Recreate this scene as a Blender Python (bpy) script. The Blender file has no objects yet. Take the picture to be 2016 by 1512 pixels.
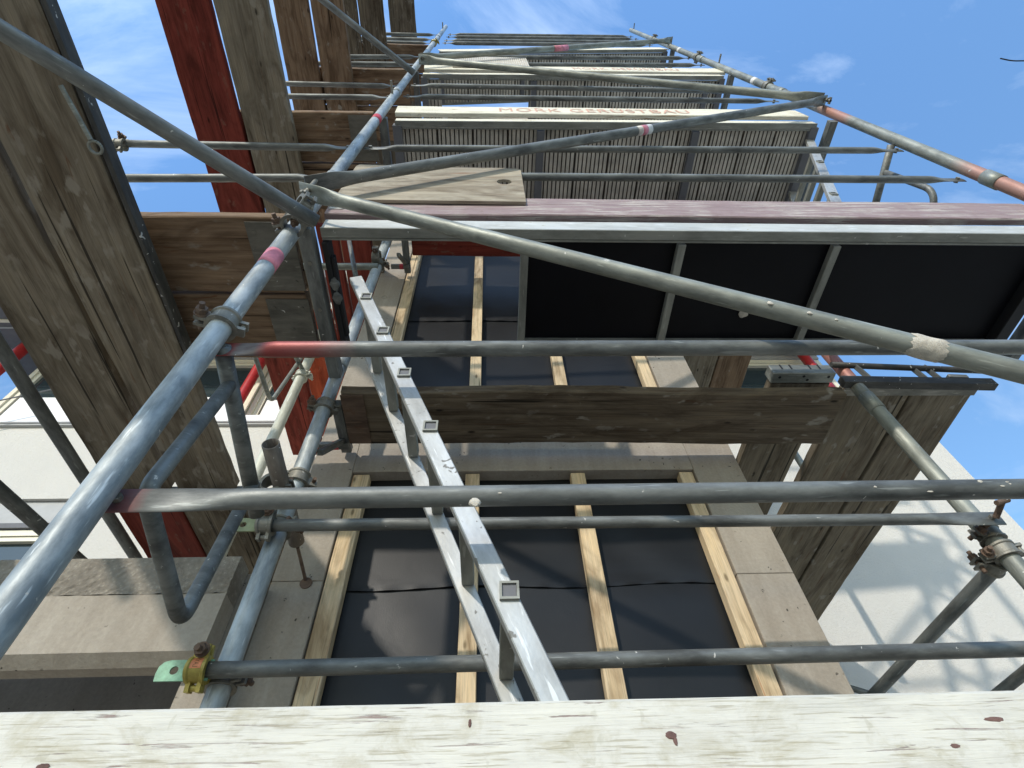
import bpy, bmesh, math, random
from mathutils import Vector, Matrix
random.seed(7)
R = math.radians
scene = bpy.context.scene
C = scene.collection

# ------------------------------------------------------------------ camera
cam_d = bpy.data.cameras.new("camera")
cam_d.sensor_width = 36.0
cam_d.lens = 1070.0 / 2016.0 * 36.0
cam_d.clip_start = 0.02
cam_d.clip_end = 500
cam = bpy.data.objects.new("camera", cam_d)
C.objects.link(cam)
_r = (0.9990510317, -0.0251846974, -0.0355354329)
_d = (-0.0014286989, 0.7964871837, -0.6046537233)
_f = (0.0435315380, 0.6041306955, 0.7956953613)
cam.matrix_world = Matrix(((_r[0], -_d[0], -_f[0], 0), (_r[1], -_d[1], -_f[1], 0), (_r[2], -_d[2], -_f[2], 0), (0, 0, 0, 1)))
scene.camera = cam

# ------------------------------------------------------------------ world, sun, exposure
SUN = Vector((-0.5, -1.0, 0.56)).normalized()
sun_el = math.asin(SUN.z)
sun_rot = math.atan2(SUN.x, SUN.y)
world = bpy.data.worlds.new("World")
scene.world = world
world.use_nodes = True
wn, wl = world.node_tree.nodes, world.node_tree.links
wn.clear()
w_out = wn.new("ShaderNodeOutputWorld")
w_bg = wn.new("ShaderNodeBackground")
w_sky = wn.new("ShaderNodeTexSky")
w_sky.sky_type = 'NISHITA'
w_sky.sun_disc = False
w_sky.sun_elevation = sun_el
w_sky.sun_rotation = sun_rot
w_sky.altitude = 200
w_sky.air_density = 1.0
w_sky.dust_density = 0.6
w_sky.ozone_density = 2.2
w_tc = wn.new("ShaderNodeTexCoord")
w_map = wn.new("ShaderNodeMapping")
w_map.inputs['Scale'].default_value = (1.3, 3.6, 2.6)
w_map.inputs['Rotation'].default_value = (0.3, 0.2, 0.8)
w_n = wn.new("ShaderNodeTexNoise")
w_n.inputs['Scale'].default_value = 1.5
w_n.inputs['Detail'].default_value = 9
w_n.inputs['Roughness'].default_value = 0.62
w_n.inputs['Distortion'].default_value = 0.6
w_r = wn.new("ShaderNodeValToRGB")
w_r.color_ramp.elements[0].position = 0.46
w_r.color_ramp.elements[0].color = (0, 0, 0, 1)
w_r.color_ramp.elements[1].position = 0.82
w_r.color_ramp.elements[1].color = (0.42, 0.42, 0.42, 1)
w_mul = wn.new("ShaderNodeMix"); w_mul.data_type = 'RGBA'; w_mul.blend_type = 'MULTIPLY'
w_mul.inputs[0].default_value = 1.0
w_mul.inputs[7].default_value = (1.65, 2.12, 2.38, 1)
w_mix = wn.new("ShaderNodeMix"); w_mix.data_type = 'RGBA'
w_mix.inputs[7].default_value = (8.0, 9.2, 10.6, 1)
wl.new(w_tc.outputs['Generated'], w_map.inputs[0])
wl.new(w_map.outputs[0], w_n.inputs['Vector'])
wl.new(w_n.outputs['Fac'], w_r.inputs[0])
wl.new(w_sky.outputs[0], w_mul.inputs[6])
wl.new(w_r.outputs[0], w_mix.inputs[0])
wl.new(w_mul.outputs[2], w_mix.inputs[6])
w_sep = wn.new("ShaderNodeSeparateXYZ")
wl.new(w_tc.outputs['Generated'], w_sep.inputs[0])
w_gr = wn.new("ShaderNodeValToRGB")      # dims and warms the sky towards the horizon to hold down fill light
w_gr.color_ramp.elements[0].position = 0.0
w_gr.color_ramp.elements[0].color = (0.46, 0.375, 0.29, 1)
w_gr.color_ramp.elements[1].position = 0.95
w_gr.color_ramp.elements[1].color = (1.0, 0.99, 0.98, 1)
e_ = w_gr.color_ramp.elements.new(0.55); e_.color = (0.75, 0.695, 0.64, 1)
wl.new(w_sep.outputs['Z'], w_gr.inputs[0])
w_fin = wn.new("ShaderNodeMix"); w_fin.data_type = 'RGBA'; w_fin.blend_type = 'MULTIPLY'
w_fin.inputs[0].default_value = 1.0
wl.new(w_mix.outputs[2], w_fin.inputs[6]); wl.new(w_gr.outputs[0], w_fin.inputs[7])
wl.new(w_fin.outputs[2], w_bg.inputs[0])
wl.new(w_bg.outputs[0], w_out.inputs[0])
w_bg.inputs[1].default_value = 0.148

sun_d = bpy.data.lights.new("sun", 'SUN')
sun_d.energy = 2.0
sun_d.angle = R(1.2)
sun_d.color = (1.0, 0.93, 0.82)
sun = bpy.data.objects.new("sun", sun_d)
C.objects.link(sun)
sun.rotation_euler = SUN.to_track_quat('Z', 'Y').to_euler()
sun.location = (-5, -10, 8)

scene.view_settings.view_transform = 'Standard'
scene.view_settings.look = 'None'
scene.view_settings.gamma = 1.0
scene.view_settings.exposure = 0.45
scene.view_settings.use_curve_mapping = False
scene.cycles.max_bounces = 8

# ------------------------------------------------------------------ materials
def mat_new(name):
    m = bpy.data.materials.new(name)
    m.use_nodes = True
    return m, m.node_tree.nodes, m.node_tree.links, m.node_tree.nodes["Principled BSDF"]

def coords(n, l, scale=(1, 1, 1), rnd=True):
    tc = n.new("ShaderNodeTexCoord")
    mp = n.new("ShaderNodeMapping")
    mp.inputs['Scale'].default_value = scale
    if rnd:
        oi = n.new("ShaderNodeObjectInfo")
        ml = n.new("ShaderNodeMath"); ml.operation = 'MULTIPLY'
        ml.inputs[1].default_value = 37.0
        l.new(oi.outputs['Random'], ml.inputs[0])
        ad = n.new("ShaderNodeVectorMath"); ad.operation = 'ADD'
        l.new(tc.outputs['Object'], ad.inputs[0])
        l.new(ml.outputs[0], ad.inputs[1])
        l.new(ad.outputs[0], mp.inputs[0])
    else:
        l.new(tc.outputs['Object'], mp.inputs[0])
    return mp

def noise(n, l, mp, scale, detail=6, rough=0.6, dist=0.0):
    t = n.new("ShaderNodeTexNoise")
    t.inputs['Scale'].default_value = scale
    t.inputs['Detail'].default_value = detail
    t.inputs['Roughness'].default_value = rough
    t.inputs['Distortion'].default_value = dist
    l.new(mp.outputs[0], t.inputs['Vector'])
    return t

def ramp(n, l, src, stops):
    r = n.new("ShaderNodeValToRGB")
    e = r.color_ramp.elements
    while len(e) > 1: e.remove(e[-1])
    e[0].position = stops[0][0]; e[0].color = (*stops[0][1], 1)
    for p, c in stops[1:]:
        x = e.new(p); x.color = (*c, 1)
    l.new(src, r.inputs[0])
    return r

def mixc(n, l, fac, a, b, mode='MIX'):
    m = n.new("ShaderNodeMix"); m.data_type = 'RGBA'; m.blend_type = mode
    for i, s in ((0, fac), (6, a), (7, b)):
        if hasattr(s, 'is_linked'): l.new(s, m.inputs[i])
        elif isinstance(s, (int, float)): m.inputs[i].default_value = s
        else: m.inputs[i].default_value = (*s, 1)
    return m.outputs[2]

def bump(n, l, src, bs, strength, dist=0.01):
    b = n.new("ShaderNodeBump")
    b.inputs['Strength'].default_value = strength
    b.inputs['Distance'].default_value = dist
    l.new(src, b.inputs['Height'])
    l.new(b.outputs[0], bs.inputs['Normal'])
    return b

G1, G0 = (1, 1, 1), (0, 0, 0)

def mat_metal(name, dark, light, metallic=0.7, rough=0.42, spots=(0.55, 0.53, 0.48), spot_amt=0.735, rust=0.0, paint=None):
    """paint = (colour, [(x, amount), ...]) rubbed paint along the tube, x in metres from its start"""
    m, n, l, bs = mat_new(name)
    mp = coords(n, l, (1, 1, 1))
    mps = coords(n, l, (0.25, 1, 1))
    a = noise(n, l, mps, 26, 8, 0.68)
    a2 = noise(n, l, coords(n, l, (.5, 1, 1)), 11, 6, 0.6, 0.4)
    mm0 = n.new("ShaderNodeMath"); mm0.operation = 'MULTIPLY_ADD'; mm0.inputs[1].default_value = 0.5
    sc0 = n.new("ShaderNodeMath"); sc0.operation = 'MULTIPLY'; sc0.inputs[1].default_value = 0.5
    l.new(a2.outputs['Fac'], sc0.inputs[0])
    l.new(a.outputs['Fac'], mm0.inputs[0]); l.new(sc0.outputs[0], mm0.inputs[2])
    col = ramp(n, l, mm0.outputs[0], [(0.39, dark), (0.585, light)]).outputs[0]
    scr = noise(n, l, coords(n, l, (.18, 1.6, 1.6)), 60, 3, 0.5, 0.2)
    scr_r = ramp(n, l, scr.outputs['Fac'], [(0.64, G0), (0.70, (.55, .55, .55))])
    col = mixc(n, l, scr_r.outputs[0], col, tuple(min(.85, x * 1.6) for x in light))
    if paint:
        tc2 = n.new("ShaderNodeTexCoord"); sx2 = n.new("ShaderNodeSeparateXYZ")
        l.new(tc2.outputs['Object'], sx2.inputs[0])
        xmax = paint[1][-1][0]
        mr = n.new("ShaderNodeMath"); mr.operation = 'DIVIDE'; mr.inputs[1].default_value = xmax
        l.new(sx2.outputs['X'], mr.inputs[0])
        wob = n.new("ShaderNodeMath"); wob.operation = 'MULTIPLY_ADD'; wob.inputs[1].default_value = 0.06 / xmax
        l.new(a2.outputs['Fac'], wob.inputs[0]); l.new(mr.outputs[0], wob.inputs[2])
        pr2 = ramp(n, l, wob.outputs[0], [((x_ + .03) / (xmax + .001), (f_,) * 3) for x_, f_ in paint[1]])
        col = mixc(n, l, pr2.outputs[0], col, paint[0])
    sp = noise(n, l, mp, 48, 4, 0.5, 0.6)
    sr = ramp(n, l, sp.outputs['Fac'], [(spot_amt - 0.02, G0), (spot_amt, G1)])
    col = mixc(n, l, sr.outputs[0], col, spots)
    if rust > 0:
        rn = noise(n, l, mp, 9, 8, 0.7)
        rr = ramp(n, l, rn.outputs['Fac'], [(0.66 - rust, G0), (0.74 - rust, G1)])
        col = mixc(n, l, rr.outputs[0], col, (0.13, 0.055, 0.025))
    l.new(col, bs.inputs['Base Color'])
    inv = n.new("ShaderNodeMath"); inv.operation = 'MULTIPLY_ADD'
    inv.inputs[1].default_value = -metallic; inv.inputs[2].default_value = metallic
    l.new(sr.outputs[0], inv.inputs[0])
    l.new(inv.outputs[0], bs.inputs['Metallic'])
    rg = ramp(n, l, a.outputs['Fac'], [(0.3, (rough + .14,) * 3), (0.7, (rough - .06,) * 3)])
    l.new(rg.outputs[0], bs.inputs['Roughness'])
    fn = noise(n, l, mp, 160, 3, 0.5)
    bump(n, l, fn.outputs['Fac'], bs, 0.12, 0.002)
    return m

def mat_wood(name, dark, mid, light, splat=(0.34, 0.31, 0.26), splat_amt=0.66, grain=1.0, knots=True, rough=0.85):
    """weathered board, grain along local X"""
    m, n, l, bs = mat_new(name)
    mg = coords(n, l, (1.1, 26, 26))
    mb = coords(n, l, (1, 1, 1))
    g = noise(n, l, mg, 1.6, 10, 0.66, 0.35)
    col = ramp(n, l, g.outputs['Fac'], [(0.25, dark), (0.48, mid), (0.75, light)]).outputs[0]
    ms = coords(n, l, (2.2, 8, 8))
    b = noise(n, l, ms, 1.5, 7, 0.62, 0.8)
    br = ramp(n, l, b.outputs['Fac'], [(0.32, (.50, .45, .40)), (0.52, (1, 1, 1)), (0.72, (1.25, 1.22, 1.15))])
    col = mixc(n, l, 1.0, col, br.outputs[0], 'MULTIPLY')
    fg = noise(n, l, coords(n, l, (3.0, 110, 110)), 2.0, 8, 0.7, 0.3)
    fgr = ramp(n, l, fg.outputs['Fac'], [(0.30, (.62, .60, .57)), (0.46, (.96, .96, .96)), (0.70, (1.18, 1.16, 1.12))])
    col = mixc(n, l, 1.0, col, fgr.outputs[0], 'MULTIPLY')
    rs = noise(n, l, coords(n, l, (1.6, 22, 22)), 2.4, 6, 0.6, 0.9)
    rsr = ramp(n, l, rs.outputs['Fac'], [(0.63, G0), (0.70, (.7, .7, .7))])
    col = mixc(n, l, rsr.outputs[0], col, (mid[0] * .62, mid[1] * .34, mid[2] * .22))
    if knots:
        mk = coords(n, l, (2.6, 7, 7))
        k = n.new("ShaderNodeTexVoronoi"); k.inputs['Scale'].default_value = 2.0
        l.new(mk.outputs[0], k.inputs['Vector'])
        kr = ramp(n, l, k.outputs['Distance'], [(0.05, G1), (0.11, G0)])
        col = mixc(n, l, kr.outputs[0], col, tuple(x * 0.45 for x in dark))
    # mortar and dirt splashes
    s = noise(n, l, coords(n, l, (.55, 1, 1)), 24, 4, 0.5, 0.25)
    s2 = noise(n, l, mb, 3.5, 3, 0.5)
    mx = n.new("ShaderNodeMath"); mx.operation = 'MULTIPLY'
    sr = ramp(n, l, s.outputs['Fac'], [(splat_amt - 0.05, G0), (splat_amt + 0.03, (.75, .75, .75))])
    s2r = ramp(n, l, s2.outputs['Fac'], [(0.42, G0), (0.58, G1)])
    l.new(sr.outputs[0], mx.inputs[0]); l.new(s2r.outputs[0], mx.inputs[1])
    col = mixc(n, l, mx.outputs[0], col, splat)
    # thin dark drying cracks
    mc = coords(n, l, (0.8, 40, 40))
    c = noise(n, l, mc, 1.2, 4, 0.5, 0.2)
    cr = ramp(n, l, c.outputs['Fac'], [(0.325, (.9, .9, .9)), (0.345, G0)])
    col = mixc(n, l, cr.outputs[0], col, tuple(x * 0.25 for x in dark))
    l.new(col, bs.inputs['Base Color'])
    bs.inputs['Roughness'].default_value = rough
    bs.inputs['Specular IOR Level'].default_value = 0.25
    bump(n, l, g.outputs['Fac'], bs, 0.55 * grain, 0.006)
    return m

def mat_painted_board(name, paint, bare, amt, dirt=(0.5, 0.47, 0.38), scale=1.0, hair=False):
    """paint flaking along the grain"""
    m, n, l, bs = mat_new(name)
    mg = coords(n, l, (2.2 * scale, 60 * scale, 60 * scale))
    mb = coords(n, l, (1, 1, 1))
    g = noise(n, l, mg, 2.0, 10, 0.62, 0.5)
    fl = ramp(n, l, g.outputs['Fac'], [(amt, G1), (amt + 0.02, G0)])
    big = noise(n, l, mb, 5 * scale, 6, 0.6)
    br = ramp(n, l, big.outputs['Fac'], [(0.38, G0), (0.56, G1)])
    mm = n.new("ShaderNodeMath"); mm.operation = 'MULTIPLY'
    l.new(fl.outputs[0], mm.inputs[0]); l.new(br.outputs[0], mm.inputs[1])
    soft = noise(n, l, coords(n, l, (1.5, 14, 14)), 2.2, 8, 0.6, 0.6)
    tone = ramp(n, l, soft.outputs['Fac'], [(0.3, tuple(p * .72 + d * .12 for p, d in zip(paint, dirt))), (0.5, paint), (0.8, tuple(min(p * 1.08, .9) for p in paint))])
    fine = noise(n, l, coords(n, l, (6, 120, 120)), 3.0, 4, 0.5)
    fr = ramp(n, l, fine.outputs['Fac'], [(0.34, (.72, .69, .62)), (0.42, G1)])
    col = mixc(n, l, 1.0, tone.outputs[0], fr.outputs[0], 'MULTIPLY')
    dn = noise(n, l, mb, 38, 4, 0.5, 1.0)
    dr = ramp(n, l, dn.outputs['Fac'], [(0.66, G0), (0.70, (.55, .55, .55))])
    col = mixc(n, l, dr.outputs[0], col, dirt)
    if hair:
        h = noise(n, l, coords(n, l, (1.6, 95, 95)), 2.0, 7, 0.7, 0.25)
        hr_ = ramp(n, l, h.outputs['Fac'], [(0.350, (.6, .6, .6)), (0.370, G0)])
        col = mixc(n, l, hr_.outputs[0], col, (.42, .37, .30))
        hb = noise(n, l, coords(n, l, (5, 9, 9)), 2.2, 8, 0.7, 0.5)
        hb_ = ramp(n, l, hb.outputs['Fac'], [(0.36, (.80, .77, .68)), (0.5, G1), (0.66, (1.07, 1.07, 1.05))])
        col = mixc(n, l, 1.0, col, hb_.outputs[0], 'MULTIPLY')
    col = mixc(n, l, mm.outputs[0], col, bare)
    l.new(col, bs.inputs['Base Color'])
    bs.inputs['Roughness'].default_value = 0.7
    bs.inputs['Specular IOR Level'].default_value = 0.3
    inv = n.new("ShaderNodeMath"); inv.operation = 'SUBTRACT'; inv.inputs[0].default_value = 1.0
    l.new(mm.outputs[0], inv.inputs[1])
    ad = n.new("ShaderNodeMath"); ad.operation = 'MULTIPLY_ADD'; ad.inputs[1].default_value = 0.6
    l.new(inv.outputs[0], ad.inputs[0]); l.new(g.outputs['Fac'], ad.inputs[2])
    bump(n, l, ad.outputs[0], bs, 0.5, 0.0025)
    return m

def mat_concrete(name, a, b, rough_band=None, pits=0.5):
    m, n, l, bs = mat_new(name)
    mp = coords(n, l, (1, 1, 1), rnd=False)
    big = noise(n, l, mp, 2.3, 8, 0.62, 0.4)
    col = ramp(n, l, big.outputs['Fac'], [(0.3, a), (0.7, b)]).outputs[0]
    streak = noise(n, l, coords(n, l, (9, 9, 1.2), rnd=False), 1.6, 8, 0.62, 0.3)
    st = ramp(n, l, streak.outputs['Fac'], [(0.34, (.86, .845, .83)), (0.6, G1)])
    col = mixc(n, l, 1.0, col, st.outputs[0], 'MULTIPLY')
    v = n.new("ShaderNodeTexVoronoi"); v.inputs['Scale'].default_value = 30
    v.inputs['Randomness'].default_value = 1.0
    dm = noise(n, l, mp, 60, 2, .5)
    vm = mixc(n, l, 0.03, mp.outputs[0], dm.outputs['Color'])
    l.new(vm, v.inputs['Vector'])
    vr = ramp(n, l, v.outputs['Distance'], [(0.10 * pits * 2, G1), (0.13 * pits * 2, G0)])
    pm = noise(n, l, mp, 7, 3, .6)
    pr = ramp(n, l, pm.outputs['Fac'], [(0.5, G0), (0.56, G1)])
    mm = n.new("ShaderNodeMath"); mm.operation = 'MULTIPLY'
    l.new(vr.outputs[0], mm.inputs[0]); l.new(pr.outputs[0], mm.inputs[1])
    col = mixc(n, l, mm.outputs[0], col, tuple(x * .28 for x in a))
    fn = noise(n, l, mp, 90, 6, 0.7)
    fr = ramp(n, l, fn.outputs['Fac'], [(0.3, (.86, .86, .86)), (0.7, (1.08, 1.08, 1.08))])
    col = mixc(n, l, 1.0, col, fr.outputs[0], 'MULTIPLY')
    hgt = n.new("ShaderNodeMath"); hgt.operation = 'SUBTRACT'
    l.new(fn.outputs['Fac'], hgt.inputs[0]); l.new(mm.outputs[0], hgt.inputs[1])
    l.new(col, bs.inputs['Base Color'])
    bs.inputs['Roughness'].default_value = 0.88
    bs.inputs['Specular IOR Level'].default_value = 0.2
    bump(n, l, hgt.outputs[0], bs, 0.4, 0.004)
    return m

def mat_aggregate(name):
    m, n, l, bs = mat_new(name)
    mp = coords(n, l, (1, 1, 1), rnd=False)
    v = n.new("ShaderNodeTexVoronoi"); v.inputs['Scale'].default_value = 75
    l.new(mp.outputs[0], v.inputs['Vector'])
    big = noise(n, l, mp, 9, 8, 0.7)
    col = ramp(n, l, big.outputs['Fac'], [(0.3, (.24, .21, .17)), (0.7, (.42, .375, .31))]).outputs[0]
    vr = ramp(n, l, v.outputs['Distance'], [(0.10, (1.3, 1.3, 1.25)), (0.25, (1, 1, 1)), (0.7, (.86, .85, .84))])
    col = mixc(n, l, 1.0, col, vr.outputs[0], 'MULTIPLY')
    l.new(col, bs.inputs['Base Color'])
    bs.inputs['Roughness'].default_value = 0.9
    fn = noise(n, l, mp, 45, 8, 0.75)
    bump(n, l, fn.outputs['Fac'], bs, 1.0, 0.012)
    return m

def mat_plain(name, col, rough=0.6, metallic=0.0, var=0.12, sc=14, bumpy=0.1, spec=0.4):
    m, n, l, bs = mat_new(name)
    mp = coords(n, l)
    a = noise(n, l, mp, sc, 7, 0.65)
    c = ramp(n, l, a.outputs['Fac'], [(0.3, tuple(x * (1 - var) for x in col)), (0.7, tuple(min(1, x * (1 + var)) for x in col))])
    l.new(c.outputs[0], bs.inputs['Base Color'])
    bs.inputs['Roughness'].default_value = rough
    bs.inputs['Metallic'].default_value = metallic
    bs.inputs['Specular IOR Level'].default_value = spec
    f = noise(n, l, mp, sc * 9, 4, 0.6)
    bump(n, l, f.outputs['Fac'], bs, bumpy, 0.003)
    return m

def mat_plaster(name, col):
    m, n, l, bs = mat_new(name)
    mp = coords(n, l, rnd=False)
    a = noise(n, l, mp, 1.3, 6, 0.6)
    c = ramp(n, l, a.outputs['Fac'], [(0.3, tuple(x * .93 for x in col)), (0.7, col)])
    l.new(c.outputs[0], bs.inputs['Base Color'])
    bs.inputs['Roughness'].default_value = 0.93
    bs.inputs['Specular IOR Level'].default_value = 0.1
    f = noise(n, l, mp, 55, 6, 0.75)
    bump(n, l, f.outputs['Fac'], bs, 0.8, 0.012)
    return m

def mat_membrane():
    m, n, l, bs = mat_new("black_membrane")
    mp = coords(n, l, (1, 1, 1), rnd=False)
    a = noise(n, l, mp, 3, 4, 0.5)
    c = ramp(n, l, a.outputs['Fac'], [(0.3, (.0085, .0087, .0092)), (0.7, (.0145, .015, .0162))])
    l.new(c.outputs[0], bs.inputs['Base Color'])
    bs.inputs['Roughness'].default_value = 0.40
    bs.inputs['Specular IOR Level'].default_value = 0.34
    w = noise(n, l, coords(n, l, (2.2, 1, 4.0), rnd=False), 1.4, 3, 0.45, 1.5)
    f = noise(n, l, mp, 260, 2, 0.5)
    b1 = n.new("ShaderNodeBump"); b1.inputs['Strength'].default_value = 0.18; b1.inputs['Distance'].default_value = 0.008
    l.new(w.outputs['Fac'], b1.inputs['Height'])
    b2 = n.new("ShaderNodeBump"); b2.inputs['Strength'].default_value = 0.10; b2.inputs['Distance'].default_value = 0.002
    l.new(f.outputs['Fac'], b2.inputs['Height']); l.new(b1.outputs[0], b2.inputs['Normal'])
    l.new(b2.outputs[0], bs.inputs['Normal'])
    return m

M_STEEL = mat_metal("galvanised_steel", (.085, .087, .082), (.225, .232, .218), 0.30, 0.50)
M_SKYTINT = mat_metal("galvanised_steel_sky_tint", (.19, .215, .225), (.50, .535, .53), 0.25, 0.46, spot_amt=0.73)  # blue cast in the base colour stands in for reflected sky
M_PALE = mat_metal("galvanised_steel_pale", (.145, .15, .132), (.32, .33, .288), 0.38, 0.5)
M_CREAM = mat_metal("cream_steel", (.42, .42, .35), (.60, .60, .50), 0.1, 0.6)
M_RUST = mat_metal("rusty_steel", (.09, .058, .042), (.20, .135, .095), 0.3, 0.7, rust=0.06)
M_CLAMP = mat_metal("forged_clamp", (.13, .125, .105), (.28, .265, .225), 0.4, 0.55, spot_amt=0.7)
M_GREEN = mat_plain("green_plate", (.17, .33, .22), 0.55, 0.1, 0.5, 26)
M_OLIVE = mat_plain("olive_plate", (.27, .30, .17), 0.55, 0.1, 0.3, 22)
M_REDSTEEL = mat_metal("red_painted_steel", (.26, .045, .04), (.42, .085, .07), 0.1, 0.5, spots=(.35, .28, .22), spot_amt=0.66)
M_ALU = mat_metal("aluminium", (.33, .33, .315), (.54, .54, .515), 0.45, 0.42, spots=(.20, .19, .17), spot_amt=0.67)
M_ALU_DULL = mat_metal("dull_aluminium", (.20, .20, .175), (.33, .33, .29), 0.35, 0.6)
M_ALU_WHITE = mat_metal("bright_aluminium_edge", (.44, .435, .40), (.62, .615, .57), 0.2, 0.5, spots=(.45, .42, .3), spot_amt=0.72)
M_RIB = mat_plain("ribbed_aluminium", (.58, .53, .45), 0.65, 0.05, 0.3, 9, 0.1)
M_RIB_SHADE = mat_plain("rib_groove_shade", (.14, .125, .105), 0.8, 0.0, 0.25, 9, 0.1)  # darker copy of the rib colour, groove shade painted in
M_WOOD = mat_wood("weathered_plank", (.125, .100, .070), (.225, .188, .138), (.30, .255, .19), splat=(.33, .29, .23), splat_amt=.61, grain=.7)
M_WOOD_R = mat_wood("weathered_plank_reddish", (.095, .056, .033), (.21, .138, .085), (.30, .215, .145))
M_WOOD_D = mat_wood("dark_plank", (.060, .045, .030), (.135, .105, .073), (.21, .172, .125))  # darker tone of the weathered plank
M_WOOD_P = mat_wood("pale_plank", (.10, .080, .055), (.185, .152, .108), (.26, .22, .162))
M_WOOD_RED = mat_wood("red_painted_plank", (.115, .020, .012), (.20, .036, .024), (.26, .055, .036), splat=(.22, .10, .07))
M_WOOD_RED_LIT = mat_wood("lit_red_painted_plank", (.30, .045, .018), (.42, .075, .030), (.50, .11, .05), splat=(.3, .15, .09))  # brighter copy of the red plank, light put into the colour
M_PLY = mat_wood("plywood_hatch", (.28, .235, .175), (.38, .33, .255), (.46, .41, .325), knots=False)
M_BATTEN = mat_wood("fresh_pine", (.54, .40, .235), (.63, .49, .315), (.69, .56, .39), splat_amt=0.8, grain=.3)
M_WHITEBOARD = mat_painted_board("white_painted_board", (.63, .60, .525), (.30, .23, .20), 0.352, scale=1.9, hair=True)
M_PURPLE = mat_painted_board("worn_purple_board", (.31, .225, .225), (.50, .44, .40), 0.47, dirt=(.2, .15, .12))
M_CREAMBOARD = mat_painted_board("cream_painted_board", (.82, .77, .62), (.40, .28, .18), 0.40)
M_CONC = mat_concrete("cast_concrete", (.335, .292, .238), (.43, .382, .318))
M_CONC_SHADE = mat_concrete("shaded_cast_concrete", (.20, .175, .14), (.29, .26, .215))  # darker copy of the cast concrete, recess shade put into the colour
M_AGG = mat_aggregate("exposed_aggregate")
M_PLASTER = mat_plaster("white_render", (.70, .67, .61))
M_MEMB = mat_membrane()
M_BLACKPLY = mat_plain("black_phenolic_ply", (.004, .004, .006), 0.5, 0, .3, 4, .05, 0.15)
M_BLACK = mat_plain("black_rubber", (.010, .010, .012), 0.6, 0, .3)
M_FRAME = mat_plain("cream_window_frame", (.78, .73, .58), 0.45, 0, .05)
M_WHITE = mat_plain("white_sill", (.84, .83, .84), 0.5, 0, .04)
M_GREY = mat_plain("grey_soffit", (.16, .16, .17), 0.8, 0, .1)
M_LGREY = mat_plain("light_grey_panel", (.42, .42, .41), 0.6, 0, .06)
M_REDPIPE = mat_plain("red_gloss_pipe", (.42, .028, .028), 0.38, 0, .15)
M_TAPE_PINK = mat_plain("pink_tape", (.72, .25, .32), 0.5, 0, .35, 30)
M_TAPE_RED = mat_plain("red_tape", (.55, .05, .07), 0.5, 0, .15, 30)
M_TAPE_WHITE = mat_plain("white_tape", (.75, .72, .68), 0.5, 0, .2, 30)
M_RUSTPINK = mat_metal("faded_red_paint", (.27, .19, .16), (.46, .23, .18), 0.1, 0.55)
M_DARKSTRIP = mat_metal("dark_steel_strip", (.035, .034, .032), (.085, .08, .07), 0.2, 0.6, spot_amt=.69)
M_TIE = mat_metal("worn_tie_tube", (.15, .125, .105), (.27, .235, .20), 0.2, 0.6, rust=0.02)
M_REDPATCH = mat_metal("rubbed_red_paint", (.17, .13, .11), (.34, .085, .08), 0.1, 0.6)
PAINTRED = (.33, .055, .05)
M_RAIL1 = mat_metal("steel_rail_red_mark", (.085, .087, .082), (.225, .232, .218), 0.3, 0.48, paint=((.30, .075, .075), [(0, .5), (.02, .7), (.045, .6), (.075, 0), (.4, 0)]))
M_RAIL2 = mat_metal("steel_rail_red_end", (.085, .087, .082), (.225, .232, .218), 0.3, 0.48, paint=(PAINTRED, [(0, .9), (.04, .9), (.06, .1), (.10, .1), (.13, .9), (.24, .75), (.34, 0), (.4, 0)]))
M_POLER = mat_metal("pale_upright_pink_marks", (.145, .15, .132), (.32, .33, .288), 0.3, 0.5, paint=((.42, .20, .15), [(0, 0), (3.60, 0), (3.72, .8), (4.05, .8), (4.2, 0), (5.08, 0), (5.18, .85), (5.38, .85), (5.55, 0), (12, 0)]))
M_POLEI = mat_metal("pale_upright_red_top", (.145, .15, .132), (.32, .33, .288), 0.3, 0.5, paint=((.42, .16, .12), [(0, 0), (3.32, 0), (3.40, .85), (3.7, .85)]))
M_PLATE = mat_metal("dirty_steel_plate", (.085, .078, .062), (.17, .155, .125), 0.15, 0.7)
M_KNOT = mat_plain("bare_knot_wood", (.16, .09, .075), 0.85, 0, .4, 60, .5)
M_ORANGE = mat_plain("orange_clamp_paint", (.55, .19, .08), 0.5, 0.1, .35, 25)
M_YELLOW = mat_plain("yellow_clamp_paint", (.38, .30, .07), 0.5, 0.2, .35, 25)
M_MORTAR = mat_plain("dried_mortar", (.58, .53, .45), 0.95, 0, .25, 60, 0.8, 0.1)
M_TEXTRED = mat_plain("faded_red_lettering", (.68, .40, .30), 0.75, 0, .22, 40)
M_TEXTDARK = mat_plain("dark_lettering", (.20, .10, .03), 0.6, 0, .2, 40)
M_GROUND = mat_plain("ground_gravel", (.41, .375, .31), 0.95, 0, .3, 3, .6, .1)
m, n, l, bs = mat_new("window_glass")
bs.inputs['Base Color'].default_value = (.03, .045, .05, 1); bs.inputs['Roughness'].default_value = 0.06
bs.inputs['Specular IOR Level'].default_value = 0.9
M_GLASS = m

# ------------------------------------------------------------------ helpers
def tag(o, label=None, cat=None, group=None, kind=None):
    if label: o["label"] = label
    if cat: o["category"] = cat
    if group: o["group"] = group
    if kind: o["kind"] = kind
    return o

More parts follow.
